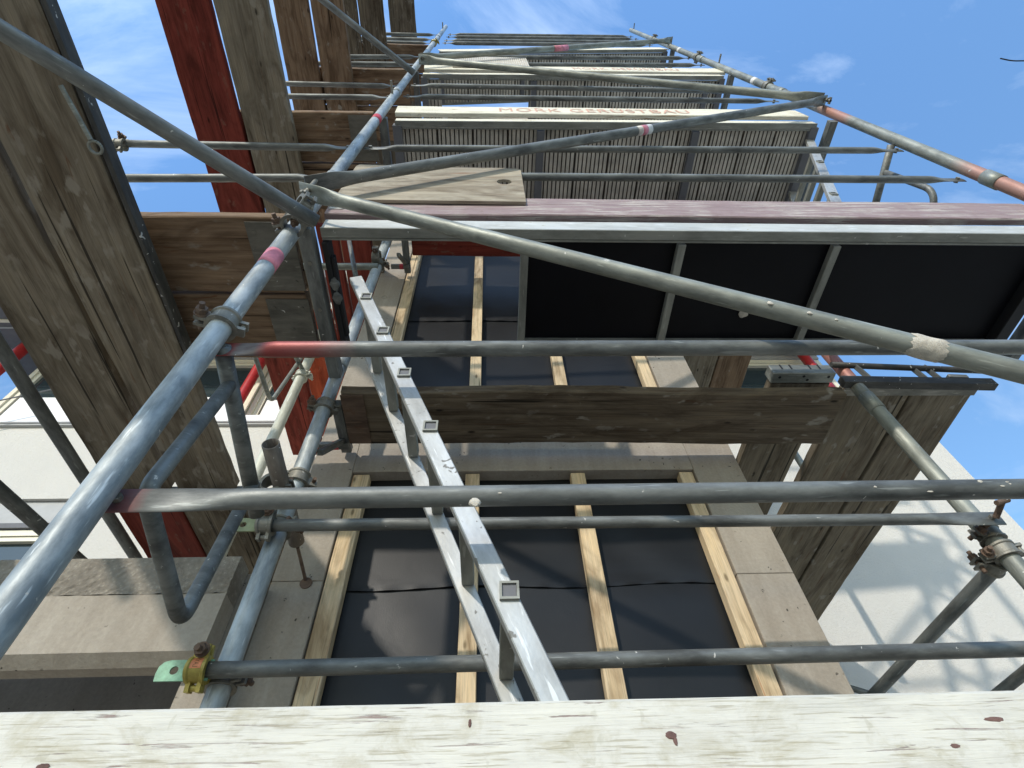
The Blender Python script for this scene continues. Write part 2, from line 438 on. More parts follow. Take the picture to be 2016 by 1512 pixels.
def link(name, bm, mat, parent=None, mw=None, smooth=False):
    me = bpy.data.meshes.new(name)
    bm.normal_update()
    bm.to_mesh(me); bm.free()
    if smooth:
        for p in me.polygons: p.use_smooth = True
    me.materials.append(mat)
    o = bpy.data.objects.new(name, me)
    C.objects.link(o)
    if mw is None: mw = Matrix.Identity(4)
    if parent is not None:
        o.parent = parent
        o.matrix_parent_inverse = Matrix.Identity(4)
        o.matrix_basis = parent_world[parent.name].inverted() @ mw
    else:
        o.matrix_basis = mw
    parent_world[o.name] = mw.copy()
    return o

parent_world = {}

def empty(name, loc):
    o = bpy.data.objects.new(name, None)
    o.empty_display_size = 0.05
    C.objects.link(o)
    o.location = loc
    parent_world[o.name] = Matrix.Translation(Vector(loc))
    return o

def frame(a, b, up=(0, 0, 1)):
    a, b, up = Vector(a), Vector(b), Vector(up)
    x = (b - a).normalized()
    y = up.cross(x)
    if y.length < 1e-4: y = Vector((0, 1, 0)).cross(x)
    y.normalize()
    z = x.cross(y)
    return Matrix(((x.x, y.x, z.x, a.x), (x.y, y.y, z.y, a.y), (x.z, y.z, z.z, a.z), (0, 0, 0, 1)))

def bm_box(bm, x0, x1, y0, y1, z0, z1):
    v = [bm.verts.new(p) for p in ((x0, y0, z0), (x1, y0, z0), (x1, y1, z0), (x0, y1, z0), (x0, y0, z1), (x1, y0, z1), (x1, y1, z1), (x0, y1, z1))]
    for f in ((0, 3, 2, 1), (4, 5, 6, 7), (0, 1, 5, 4), (1, 2, 6, 5), (2, 3, 7, 6), (3, 0, 4, 7)):
        bm.faces.new([v[i] for i in f])

def bevel(bm, w, seg=1):
    bmesh.ops.bevel(bm, geom=list(bm.edges), offset=w, segments=seg, profile=0.6, affect='EDGES')

def box(name, x0, x1, y0, y1, z0, z1, mat, parent=None, bv=0.0):
    """axis-aligned box; origin at its lower corner so grain runs along X"""
    bm = bmesh.new()
    bm_box(bm, 0, x1 - x0, 0, y1 - y0, 0, z1 - z0)
    if bv: bevel(bm, bv)
    return link(name, bm, mat, parent, Matrix.Translation((x0, y0, z0)))

def beam(name, a, b, w, t, mat, parent=None, up=(0, 0, 1), bv=0.002):
    """box from a to b; w across, t along up; grain along local X"""
    mw = frame(a, b, up)
    L = (Vector(b) - Vector(a)).length
    bm = bmesh.new()
    bm_box(bm, 0, L, -w / 2, w / 2, -t / 2, t / 2)
    if bv: bevel(bm, min(bv, t * .3))
    return link(name, bm, mat, parent, mw)

def plank(name, a, b, w, t, mat, parent=None, up=(0, 0, 1), warp=0.002):
    """a board with slightly uneven edges and rounded arrises"""
    mw = frame(a, b, up)
    L = (Vector(b) - Vector(a)).length
    n = max(4, int(L / 0.07))
    bm = bmesh.new()
    rnd = random.Random(name + str(a))
    rows = []
    e = 0.004
    ph = rnd.random() * 9
    for i in range(n + 1):
        x = L * i / n
        wl_ = warp * (math.sin(x * 5 + ph) + rnd.uniform(-.7, .7))
        wr_ = warp * (math.sin(x * 4.1 + ph * 2) + rnd.uniform(-.7, .7))
        wz = warp * .5 * math.sin(x * 2.3 + ph)
        y0, y1, z0, z1 = -w / 2 + wl_, w / 2 + wr_, -t / 2 + wz, t / 2 + wz
        pr = [(y0 + e, z0), (y1 - e, z0), (y1, z0 + e), (y1, z1 - e), (y1 - e, z1), (y0 + e, z1), (y0, z1 - e), (y0, z0 + e)]
        rows.append([bm.verts.new((x + (rnd.uniform(-.004, .004) if i in (0, n) else 0), p[0], p[1])) for p in pr])
    for r0, r1 in zip(rows, rows[1:]):
        for k in range(8):
            bm.faces.new((r0[k], r0[(k + 1) % 8], r1[(k + 1) % 8], r1[k]))
    bm.faces.new(rows[0][::-1]); bm.faces.new(rows[-1])
    bmesh.ops.recalc_face_normals(bm, faces=bm.faces)
    return link(name, bm, mat, parent, mw)

def tube(name, a, b, r, mat, parent=None, up=(0, 0, 1), flat0=0.0, flat1=0.0, open_end=False, seg=24, dents=0.0):
    """round tube a->b along local X; ends may be hammered flat (wide along local Z)"""
    mw = frame(a, b, up)
    L = (Vector(b) - Vector(a)).length
    st = []
    if flat0:
        st += [(0, 1), (flat0 * .55, 1), (flat0 * .7, .85), (flat0 * .85, .5), (flat0, .18), (flat0 * 1.15, 0)]
    else: st += [(0, 0)]
    k = max(2, int(L / .12))
    s0 = st[-1][0]; s1 = L - (flat1 * 1.15 if flat1 else 0)
    for i in range(1, k): st.append((s0 + (s1 - s0) * i / k, 0))
    if flat1:
        st += [(L - q, f) for q, f in ((flat1 * 1.15, 0), (flat1, .18), (flat1 * .85, .5), (flat1 * .7, .85), (flat1 * .55, 1), (0, 1))]
    else: st.append((L, 0))
    bm = bmesh.new(); rows = []
    rnd = random.Random(name + str(a))
    for x, f in st:
        ry = r * (1 - f) + 0.0035 * f
        rz = r * (1 + .42 * f)
        oy = (rnd.uniform(-dents, dents) if 0 < x < L else 0)
        row = []
        for j in range(seg):
            t = 2 * math.pi * j / seg
            row.append(bm.verts.new((x, ry * math.cos(t) + oy, rz * math.sin(t))))
        rows.append(row)
    for r0, r1 in zip(rows, rows[1:]):
        for j in range(seg):
            bm.faces.new((r0[j], r0[(j + 1) % seg], r1[(j + 1) % seg], r1[j]))
    if open_end:
        inn = [bm.verts.new((0, v.co.y * .85, v.co.z * .85)) for v in rows[0]]
        deep = [bm.verts.new((0.2, v.co.y * .85, v.co.z * .85)) for v in rows[0]]
        for j in range(seg):
            q = (j + 1) % seg
            bm.faces.new((inn[j], inn[q], rows[0][q], rows[0][j]))
            bm.faces.new((deep[j], deep[q], inn[q], inn[j]))
        bm.faces.new(deep)
    else:
        bm.faces.new(rows[0][::-1])
    bm.faces.new(rows[-1])
    bmesh.ops.recalc_face_normals(bm, faces=bm.faces)
    o = link(name, bm, mat, parent, mw, smooth=True)
    for p in o.data.polygons:
        if len(p.vertices) > 4: p.use_smooth = False
    return o

def bent(name, pts, r, mat, parent=None, rad=0.05, seg=18):
    """tube bent round the corners of pts"""
    P = [Vector(p) for p in pts]
    path = [P[0]]
    for i in range(1, len(P) - 1):
        d0 = (P[i - 1] - P[i]); d1 = (P[i + 1] - P[i])
        q = min(rad, d0.length * .45, d1.length * .45)
        s, e = P[i] + d0.normalized() * q, P[i] + d1.normalized() * q
        for k in range(9):
            t = k / 8
            path.append(s * (1 - t) ** 2 + P[i] * 2 * t * (1 - t) + e * t * t)
    path.append(P[-1])
    bm = bmesh.new(); rows = []
    nrm = None
    o0 = P[0].copy()
    for i, p in enumerate(path):
        tan = (path[min(i + 1, len(path) - 1)] - path[max(i - 1, 0)]).normalized()
        if nrm is None:
            nrm = tan.orthogonal().normalized()
        nrm = (nrm - tan * nrm.dot(tan)).normalized()
        bi = tan.cross(nrm)
        rows.append([bm.verts.new(p - o0 + (nrm * math.cos(2 * math.pi * j / seg) + bi * math.sin(2 * math.pi * j / seg)) * r) for j in range(seg)])
    for r0, r1 in zip(rows, rows[1:]):
        for j in range(seg):
            bm.faces.new((r0[j], r0[(j + 1) % seg], r1[(j + 1) % seg], r1[j]))
    bm.faces.new(rows[0][::-1]); bm.faces.new(rows[-1])
    bmesh.ops.recalc_face_normals(bm, faces=bm.faces)
    return link(name, bm, mat, parent, Matrix.Translation(o0), smooth=True)

def bm_cyl(bm, a, b, r, seg=12):
    a, b = Vector(a), Vector(b)
    mw = frame(a, b)
    L = (b - a).length
    r0 = [bm.verts.new(mw @ Vector((0, r * math.cos(2 * math.pi * j / seg), r * math.sin(2 * math.pi * j / seg)))) for j in range(seg)]
    r1 = [bm.verts.new(mw @ Vector((L, r * math.cos(2 * math.pi * j / seg), r * math.sin(2 * math.pi * j / seg)))) for j in range(seg)]
    for j in range(seg):
        bm.faces.new((r0[j], r0[(j + 1) % seg], r1[(j + 1) % seg], r1[j]))
    bm.faces.new(r0[::-1]); bm.faces.new(r1)

def coupler(loc, axis, side, r, label, mat=None, bolt_mat=None, group="scaffold couplers clamped on the tubes", second=None, w=0.042):
    """hinged half-clamps around a tube: collar with lugs, bolt and nut"""
    mat = mat or M_CLAMP; bolt_mat = bolt_mat or M_RUST
    root = empty("scaffold_coupler", loc)
    tag(root, label, "coupler", group)
    axis = Vector(axis).normalized(); side = Vector(side)
    side = (side - axis * side.dot(axis)).normalized()
    nrm = axis.cross(side)
    loc = Vector(loc)
    F = Matrix(((axis.x, side.x, nrm.x, loc.x), (axis.y, side.y, nrm.y, loc.y), (axis.z, side.z, nrm.z, loc.z), (0, 0, 0, 1)))
    def ring(axis_m):
        bm = bmesh.new(); rows = []
        N = 40
        for j in range(N):
            t = 2 * math.pi * j / N
            dy, dz = math.cos(t), math.sin(t)
            ww = w * (.42 + .10 * abs(math.sin(t)))
            ri, ro = r + .0006, r + .0075
            rib = .0035
            pr = [(-ww, ri), (-ww, ro + rib), (-ww * .7, ro + rib), (-ww * .55, ro), (ww * .55, ro), (ww * .7, ro + rib), (ww, ro + rib), (ww, ri)]
            rows.append([bm.verts.new((p[0], p[1] * dy, p[1] * dz)) for p in pr])
        for j in range(N):
            a_, b_ = rows[j], rows[(j + 1) % N]
            for k in range(8):
                bm.faces.new((a_[k], a_[(k + 1) % 8], b_[(k + 1) % 8], b_[k]))
        # bolt lugs and hinge lug
        bm_box(bm, -w * .38, w * .38, r + .004, r + .034, .005, .013)
        bm_box(bm, -w * .38, w * .38, r + .004, r + .034, -.013, -.005)
        bm_box(bm, -w * .40, -w * .18, -r - .026, -r - .004, -.011, .011)
        bm_box(bm, w * .18, w * .40, -r - .026, -r - .004, -.011, .011)
        bm_cyl(bm, (-w * .42, -r - .017, 0), (w * .42, -r - .017, 0), .0065)
        bmesh.ops.recalc_face_normals(bm, faces=bm.faces)
        return link("collar", bm, mat, root, axis_m)
    ring(F)
    bm = bmesh.new()
    bm_cyl(bm, (0, r + .022, -.03), (0, r + .022, .043), .0065)
    link("bolt", bm, bolt_mat, root, F, smooth=False)
    bm = bmesh.new()
    bm_cyl(bm, (0, r + .022, .013), (0, r + .022, .029), .0135, 6)
    bm_cyl(bm, (0, r + .022, .013), (0, r + .022, .016), .017, 16)
    link("nut", bm, bolt_mat, root, F)
    if second is not None:
        ax2, off = second
        ax2 = Vector(ax2).normalized()
        s2 = side - ax2 * side.dot(ax2)
        if s2.length < .1: s2 = nrm - ax2 * nrm.dot(ax2)
        s2.normalize(); n2 = ax2.cross(s2)
        l2 = loc + Vector(off)
        F2 = Matrix(((ax2.x, s2.x, n2.x, l2.x), (ax2.y, s2.y, n2.y, l2.y), (ax2.z, s2.z, n2.z, l2.z), (0, 0, 0, 1)))
        ring(F2)
        bm = bmesh.new()
        bm_cyl(bm, (0, r + .022, -.03), (0, r + .022, .043), .0065)
        bm_cyl(bm, (0, r + .022, .013), (0, r + .022, .029), .0135, 6)
        link("bolt", bm, bolt_mat, root, F2)
    return root

def band(name, c, axis, r, w, mat, parent):
    a = Vector(c) - Vector(axis).normalized() * w / 2
    b = Vector(c) + Vector(axis).normalized() * w / 2
    return tube(name, a, b, r + .0008, mat, parent)

def blob(name, loc, s, mat, parent=None, squash=(1, 1, 1), seed=1):
    bm = bmesh.new()
    bmesh.ops.create_icosphere(bm, subdivisions=3, radius=1)
    rnd = random.Random(seed)
    ph = [rnd.uniform(0, 6) for _ in range(6)]
    for v in bm.verts:
        p = v.co
        k = 1 + .14 * math.sin(3 * p.x + ph[0]) * math.cos(4 * p.y + ph[1]) + .08 * math.sin(9 * p.z + ph[2] + 5 * p.x)
        v.co = Vector((p.x * squash[0], p.y * squash[1], p.z * squash[2])) * k * s
    return link(name, bm, mat, parent, Matrix.Translation(loc), smooth=True)

# ================================================================== GROUND
bm = bmesh.new(); bm_box(bm, -60, 60, -60, 60, -.2, 0)
tag(link("ground", bm, M_GROUND, None, Matrix.Translation((0, 0, -1.6))), kind="structure")

# ================================================================== CONCRETE BUILDING BAY
YW = 1.62
bld = empty("concrete_building", (0.17, YW, -1.6))
tag(bld, "grey concrete building bay with black sheeted window openings behind the scaffold", "building")
PL0, PL1, PR0, PR1 = -.715, -.548, .848, 1.047
rows_z = [(-1.5, -.45), (-.18, 1.55), (1.735, 3.95), (4.15, 6.35), (6.55, 8.2)]
def slab(name, x0, x1, z0, z1, mat=M_CONC, y0=YW, y1=YW + .16, bv=.002):
    return box(name, x0, x1, y0, y1, z0, z1, mat, bld, bv)
for za, zb in ((-1.6, 1.0585), (1.060, 3.3), (3.3015, 5.6), (5.6015, 8.4)):
    slab("pillar", PL0, PL1, za, zb)
    slab("pillar", PR0, PR1, za, zb)
for (a0, a1), (b0, b1) in zip(rows_z, rows_z[1:]):
    slab("lintel", PL1 + .001, PR0 - .001, a1, b0)
slab("lintel", PL1 + .001, PR0 - .001, 8.2, 8.4)
box("side_wall", PR1 - .15, PR1 - .003, YW + .163, 3.34, -1.6, 8.4, M_PLASTER, bld)
box("side_wall", PL0 + .003, PL0 + .15, YW + .163, 3.34, -1.6, 8.4, M_PLASTER, bld)
# cast ring marks of the formwork ties
for cx, cz in ((-.64, 2.02), (-.64, 3.02), (.95, 2.02), (.95, 3.02), (-.63, .78)):
    bm = bmesh.new()
    N = 28; ring_v = []
    for j in range(N):
        t = 2 * math.pi * j / N
        ring_v.append([bm.verts.new((rr * math.cos(t), yy, rr * math.sin(t))) for rr, yy in ((.014, 0), (.0165, -.002), (.019, 0))])
    for j in range(N):
        a_, b_ = ring_v[j], ring_v[(j + 1) % N]
        for k in range(2): bm.faces.new((a_[k], a_[k + 1], b_[k + 1], b_[k]))
    link("tie_ring", bm, M_CONC, bld, Matrix.Translation((cx, YW - .001, cz)))
# black membrane sheets: real folds, an overlap seam
def membrane(x0, x1, z0, z1, seam):
    for k, (a, b, yo) in enumerate(((z0, seam + .02, .0), (seam - .0, z1, .006))):
        bm = bmesh.new()
        nx, nz = 70, 50
        g = []
        for i in range(nx + 1):
            col = []
            for j in range(nz + 1):
                u, v = i / nx, j / nz
                x = x0 + (x1 - x0) * u; z = a + (b - a) * v
                ph = 3.1 * k + z0
                y = .003 * math.sin(5 * x + 2.2 * z + ph) + .0022 * math.sin(9 * x - 7 * z + 2 * ph) + .0012 * math.sin(21 * (x + .8 * z) + ph) * max(0, math.sin(3.2 * z + 2.3 * x + ph)) ** 2
                edge = 1.0
                if k == 0: edge = min(1, (b - z) / .06)
                else: edge = min(1, (z - a) / .05) * .7 + .3
                y = y * edge + (0.0015 * math.sin(60 * x) if (k == 1 and j == 0) else 0)
                zz = z + (.006 * math.sin(9 * x + 2) if (k == 1 and j == 0) else 0)
                col.append(bm.verts.new((x - x0, y, zz - a)))
            g.append(col)
        for i in range(nx):
            for j in range(nz):
                bm.faces.new((g[i][j], g[i + 1][j], g[i + 1][j + 1], g[i][j + 1]))
        o = link("membrane", bm, M_MEMB, bld, Matrix.Translation((x0, YW + .062 - yo, a)), smooth=True)
for k, (za, zb) in enumerate(rows_z[1:]):
    seam = (1.06, 2.835, 5.3, 7.5)[k]
    membrane(PL1, PR0, za, zb, seam)
    for xa, xb in ((-.543, -.478), (-.093, -.036), (.336, .394), (.786, .842)):
        o = beam("batten", ((xa + xb) / 2, YW + .030, za + .004), ((xa + xb) / 2, YW + .030, zb - .006), xb - xa, .042, M_BATTEN, bld, up=(0, -1, 0), bv=.002)
# ================================================================== BALCONY PARAPET (left, low)
par = empty("concrete_parapet", (-2.4, 1.45, -1.6))
tag(par, "concrete balcony parapet with a rough aggregate band, low on the left", "parapet")
def slabx(name, prof, x0, x1, mat, parent):
    """extrude a y-z profile along X"""
    bm = bmesh.new()
    a = [bm.verts.new((0, p[0], p[1])) for p in prof]
    b = [bm.verts.new((x1 - x0, p[0], p[1])) for p in prof]
    k = len(prof)
    for i in range(k): bm.faces.new((a[i], a[(i + 1) % k], b[(i + 1) % k], b[i]))
    bm.faces.new(a[::-1]); bm.faces.new(b)
    bmesh.ops.recalc_face_normals(bm, faces=bm.faces)
    return link(name, bm, mat, parent, Matrix.Translation((x0, 0, 0)))
slabx("panel", [(1.45, .913), (1.45, .747), (1.485, .722), (1.53, .722), (1.53, .913)], -4.6, -.757, M_CONC, par)
bm = bmesh.new()
nx, nz = 260, 10
rnd = random.Random(3)
g = []
for i in range(nx + 1):
    col = []
    for j in range(nz + 1):
        x = (-4.6) + (3.843) * i / nx
        z = .914 + .121 * j / nz
        rough = (1 - j / nz) ** .7
        y = 1.449 + rnd.uniform(-.004, .003) * rough
        col.append(bm.verts.new((x, y, z + (0 if j in (0,) else rnd.uniform(-.002, .002)))))
    g.append(col)
for i in range(nx):
    for j in range(nz): bm.faces.new((g[i][j], g[i + 1][j], g[i + 1][j + 1], g[i][j + 1]))
tb = [bm.verts.new((g[i][nz].co.x, 1.53, 1.035)) for i in (0, nx)]
tt = [[bm.verts.new((g[i][nz].co.x, 1.455 + .0, 1.040)), bm.verts.new((g[i][nz].co.x, 1.53, 1.040))] for i in range(nx + 1)]
for i in range(nx):
    bm.faces.new((g[i][nz], g[i + 1][nz], tt[i + 1][0], tt[i][0]))
    bm.faces.new((tt[i][0], tt[i + 1][0], tt[i + 1][1], tt[i][1]))
bd = [bm.verts.new((g[i][0].co.x, 1.53, .914)) for i in (0, nx)]
bm.faces.new([g[nx][j] for j in range(nz + 1)] + [tt[nx][0], tt[nx][1], bd[1]])
bm.faces.new([bd[0], bd[1], tt[nx][1], tt[0][1]])
link("rough_band", bm, M_AGG, par)
box("return_wall", -.82, -.7165, 1.533, 1.80, -1.6, 1.030, M_CONC, par)
box("recess_wall", -4.6, -.72, 1.80, 1.95, -1.6, .98, M_CONC_SHADE, par)  # colour already darkened for the shade below the parapet

# ================================================================== REAR WHITE BUILDING
YR = 3.35
rear = empty("white_building", (0, YR, -1.6))
tag(rear, "white rendered building with cream framed windows and red pipes behind the concrete bay", "building")
kz = YR
XL, XR = -1.383 * kz, 1.238 * kz
LWX = -.953 * kz       # right end of the lower window opening
box("wall", XL - 3.2, XR, YR, YR + .3, .880 * kz, 1.128 * kz, M_PLASTER, rear)
box("wall", LWX, XR, YR, YR + .3, -1.6, .880 * kz - .002, M_PLASTER, rear)
box("end_wall", XR - .3, XR - .002, YR + .302, YR + 6, -1.6, 1.128 * kz, M_PLASTER, rear)
box("roof_edge", XL - 3.2, XR - .302, YR + .303, YR + 6, 1.10 * kz, 1.128 * kz, M_GREY, rear)
s = box("sill", XL - .1, 1.10 * kz, YR - .05, YR + .12, 1.1345 * kz, 1.160 * kz, M_WHITE, rear, .004)
box("sill_drip", XL - .1, 1.10 * kz, YR - .03, YR + .1, 1.1285 * kz, 1.1340 * kz, M_LGREY, rear)  # drip strip in grey, its colour carries the sill's underside shadow
def window(x0, x1, z0, z1, yy=YR + .02, curtain=.45, rails=3):
    f = bmesh.new()
    d = .045
    bx = lambda a, b, c_, e, y0, y1: bm_box(f, a, b, y0, y1, c_, e)
    bx(x0, x0 + d, z0, z1, 0, .07); bx(x1 - d, x1, z0, z1, 0, .07)
    bx(x0 + d, x1 - d, z0, z0 + .035, 0, .07); bx(x0 + d, x1 - d, z1 - .05, z1, 0, .07)
    bx(x0 + d, x1 - d, z0 + .037, z0 + .062, .010, .07)
    bx(x0 + d, x1 - d, z0 + .066, z0 + .095, .018, .07)
    bx(x0 + d, x1 - d, z1 - .090, z1 - .054, .012, .07)
    bx(x0 + d + .0, x0 + d + .045, z0 + .097, z1 - .092, .020, .07)
    bx(x1 - d - .045, x1 - d, z0 + .097, z1 - .092, .020, .07)
    fr = link("window", f, M_FRAME, rear, Matrix.Translation((0, yy, 0)))
    bm = bmesh.new(); bm_box(bm, x0 + d + .047, x1 - d - .047, .045, .055, z0 + .097, z1 - .092)
    link("pane", bm, M_GLASS, fr, Matrix.Translation((0, yy, 0)))
    if curtain:
        bm = bmesh.new()
        bm_box(bm, x0 + d + .06, x1 - d - .06, .034, .040, z0 + .099, z0 + .099 + (z1 - z0 - .19) * curtain)
        link("curtain", bm, M_WHITE, fr, Matrix.Translation((0, yy, 0)))
WZ0, WZ1 = 1.162 * kz, 1.455 * kz
window(XL, -.684 * kz, WZ0, WZ1, curtain=.36)
window(-.678 * kz, -.2 * kz, WZ0, WZ1, curtain=.30)
window(-.19 * kz, .5 * kz, WZ0, WZ1, curtain=0)
window(.51 * kz, 1.10 * kz, WZ0, WZ1, curtain=0)
box("head_panel", XL + .05, 1.10 * kz, YR, YR + .2, WZ1 + .003, 4.97, M_LGREY, rear)
box("soffit", -5.03, 3.72, 2.45, YR + 1.5, 4.975, 5.2, M_GREY, rear)
box("soffit_strip", -5.02, 3.7, 2.94, 2.97, 4.955, 4.973, M_FRAME, rear)
box("soffit_strip", -5.02, 3.7, 3.03, 3.045, 4.962, 4.973, M_LGREY, rear)
for xx, rr in ((-.708 * 3.27, .047), (-1.472 * 3.27, .055), (1.045 * 3.27, .05)):
    tube("red_pipe", (xx, 3.24, 1.162 * kz), (xx, 3.24, 4.97), rr, M_REDPIPE, rear)
# lower windows with grey shutter box
box("shutter_box", XL - 3, LWX - .003, YR + .03, YR + .25, .815 * kz, .878 * kz, M_LGREY, rear)
box("shutter_trim", XL - 3, LWX - .003, YR + .01, YR + .25, .800 * kz, .813 * kz, M_GREY, rear)
window(XL - 3, LWX - .004, -.3, .798 * kz, YR + .03, curtain=0)
# thin cable sagging across the window
tag(tube("hanging_cable", (-5.6, 3.16, 3.36), (-3.2, 3.12, 4.38), .006, M_GREY), "thin grey cable stretched in front of the cream window at the left edge", "cable")
tag(bent("dark_twig", [(5.02, .556, 6.0), (5.15, .575, 6.0), (5.6, .56, 6.0)], .006, M_BLACK, rad=.06), "thin dark twig end against the sky at the right edge", "twig")

# ================================================================== MAIN SCAFFOLD STANDARDS
XLs, XRs, YO, YI = -.616, 2.2, .67, 1.325
def standard(x, y, z0, z1, r, mat, label, joints=(), pins=(), bands=(), lean=(0, 0)):
    root = empty("scaffold_standard", (x, y, z0))
    tag(root, label, "standard", "upright tubes of the scaffold")
    L = z1 - z0
    tube("pole", (x, y, z0), (x + lean[0], y + lean[1], z1), r, mat, root, up=(0, -1, 0))
    at = lambda z: (x + lean[0] * (z - z0) / L, y + lean[1] * (z - z0) / L, z)
    for z in joints:
        band("joint_sleeve", at(z), (0, 0, 1), r + .003, .09, mat, root)
    for z in pins:
        p = at(z)
        bm = bmesh.new()
        bm_cyl(bm, (0, -r + .002, 0), (0, -r - .075, 0), .0075)
        bm_cyl(bm, (0, -r - .060, -.014), (0, -r - .060, .014), .005)
        link("lock_pin", bm, M_CLAMP, root, Matrix.Translation(p))
    for z, w, mm_ in bands:
        band("tape_band", at(z), (0, 0, 1), r, w, mm_, root)
    return root
standard(XLs, YO, -1.6, 9.6, .0255, M_SKYTINT, "sky tinted grey near upright crossing from the lower left, with pink and red tape bands",
         joints=(2.2, 4.15, 6.0, 7.95), pins=(3.95, 8.9), bands=((1.457, .085, M_TAPE_PINK), (3.29, .08, M_TAPE_RED)), lean=(-.0, 0))
standard(XRs, YO, -1.6, 9.9, .028, M_POLER, "green grey galvanised outer upright with red paint marks at the upper right", joints=(2.35, 4.5, 6.4, 8.4),
         pins=(5.9, 7.6, 9.7), bands=((5.0, .07, M_TAPE_WHITE), (7.2, .07, M_TAPE_WHITE)))
standard(XLs, YI, -1.6, 6.2, .0262, M_SKYTINT, "sky tinted grey inner upright in front of the left concrete pillar", joints=(1.9, 3.8))
standard(1.522, 1.33, -1.6, 1.98, .026, M_POLEI, "pale spotted inner upright at the right in front of the wooden deck", joints=(1.62,))
standard(-1.118, 1.96, -1.6, 5.2, .028, M_CREAM, "cream painted upright in front of the red planks at the left")
standard(2.13, 2.62, 1.85, 3.2, .022, M_PALE, "thin grey upright seen through the gap between the right hand planks")

# ================================================================== GUARDRAILS
RG = "guard rails of the scaffold"
def rail(a, b, r, mat, label, f0=.14, f1=.14, marks=0, group=RG, name="guard_rail", open_end=False, red=None, up=(0, 0, 1)):
    root = empty(name, a)
    tag(root, label, "guard rail", group)
    tube("tube", a, b, r, mat, root, flat0=f0, flat1=f1, dents=.0, up=up)
    d = (Vector(b) - Vector(a))
    if f0:
        bm = bmesh.new(); p = Vector(a) + d.normalized() * .03
        bm_cyl(bm, (0, -.012, 0), (0, .012, 0), .009, 8)
        link("rivet", bm, M_CLAMP, root, Matrix.Translation(p))
    if f1:
        bm = bmesh.new(); p = Vector(b) - d.normalized() * .03
        bm_cyl(bm, (0, -.012, 0), (0, .012, 0), .009, 8)
        link("rivet", bm, M_CLAMP, root, Matrix.Translation(p))
    rnd = random.Random(str(a))
    for k in range(marks):
        t = rnd.uniform(.1, .62)
        an = rnd.uniform(-1.1, .5)
        p = Vector(a) + d * t + Vector((0, -r * .985 * math.cos(an), r * .985 * math.sin(an)))
        blob("mortar_splash", p, rnd.uniform(.0015, .0045), M_MORTAR, root, (rnd.uniform(.9, 2.0), .28, .7), seed=k)
    return root
r1 = rail((-.63, .70, .610), (2.18, .70, .620), .0176, M_RAIL1, "lower near guard rail with a red flattened left end and mortar spots", f0=.22, marks=9)
blob("mortar_lump", (-.022, .684, .585), .0085, M_MORTAR, r1, (1.2, .5, 1), seed=4)
r2 = rail((-.632, .70, 1.053), (2.18, .70, 1.075), .0185, M_RAIL2, "dark outer guard rail with its left end painted red, in front of the black deck", f0=.13)
rail((-.60, .70, 2.375), (2.15, .70, 2.445), .0165, M_STEEL, "guard rail just above the purple toe board, partly behind the plywood hatch")
rail((-.60, .70, 2.815), (2.18, .70, 2.955), .0165, M_STEEL, "guard rail above the plywood hatch, below the first rising brace")
rail((-.58, .70, 4.185), (2.10, .70, 4.305), .0175, M_STEEL, "lower guard rail above the lettered cream toe board")
rail((-.58, .70, 4.64), (2.20, .70, 4.70), .0175, M_STEEL, "upper guard rail above the lettered cream toe board")
rail((-.56, .70, 5.78), (2.17, .70, 6.22), .020, M_STEEL, "lower guard rail in front of the fourth ribbed deck")
rail((-.56, .70, 6.33), (2.21, .70, 6.78), .020, M_STEEL, "upper guard rail in front of the fourth ribbed deck")
for za, zb, lb in ((7.66, 8.02, "lowest of the four top guard rails against the sky"), (7.96, 8.38, "second from below of the four top guard rails against the sky"),
                   (8.41, 8.83, "third from below of the four top guard rails against the sky"), (8.76, 9.17, "topmost guard rail against the sky")):
    rail((-.54, .70, za), (2.08, .70, zb), .021, M_STEEL, lb)
# rails of the left bay
for za, zb, xa, rr, lb in ((2.285, 2.338, -1.62, .0165, "lower guard rail crossing the blue sky at the left"), (2.825, 2.812, -1.72, .0175, "upper guard rail crossing the blue sky at the left"),
                       (4.09, 4.135, -1.62, .0175, "lower guard rail in front of the upper brown cross planks"), (4.60, 4.585, -1.62, .0175, "upper guard rail in front of the upper brown cross planks"),
                       (5.675, 5.78, -1.6, .020, "lower short guard rail left of the upper brace hub"), (6.16, 6.33, -1.6, .020, "upper short guard rail left of the upper brace hub"),
                       (7.56, 7.60, -1.6, .02, "lowest far rail behind the topmost left planks"), (8.0, 8.02, -1.6, .02, "middle far rail behind the topmost left planks"), (8.61, 8.65, -1.6, .02, "highest far rail behind the topmost left planks")):
    rail((xa, .70, za), (-.645, .70, zb), rr, M_STEEL, lb, f0=0, f1=.12)
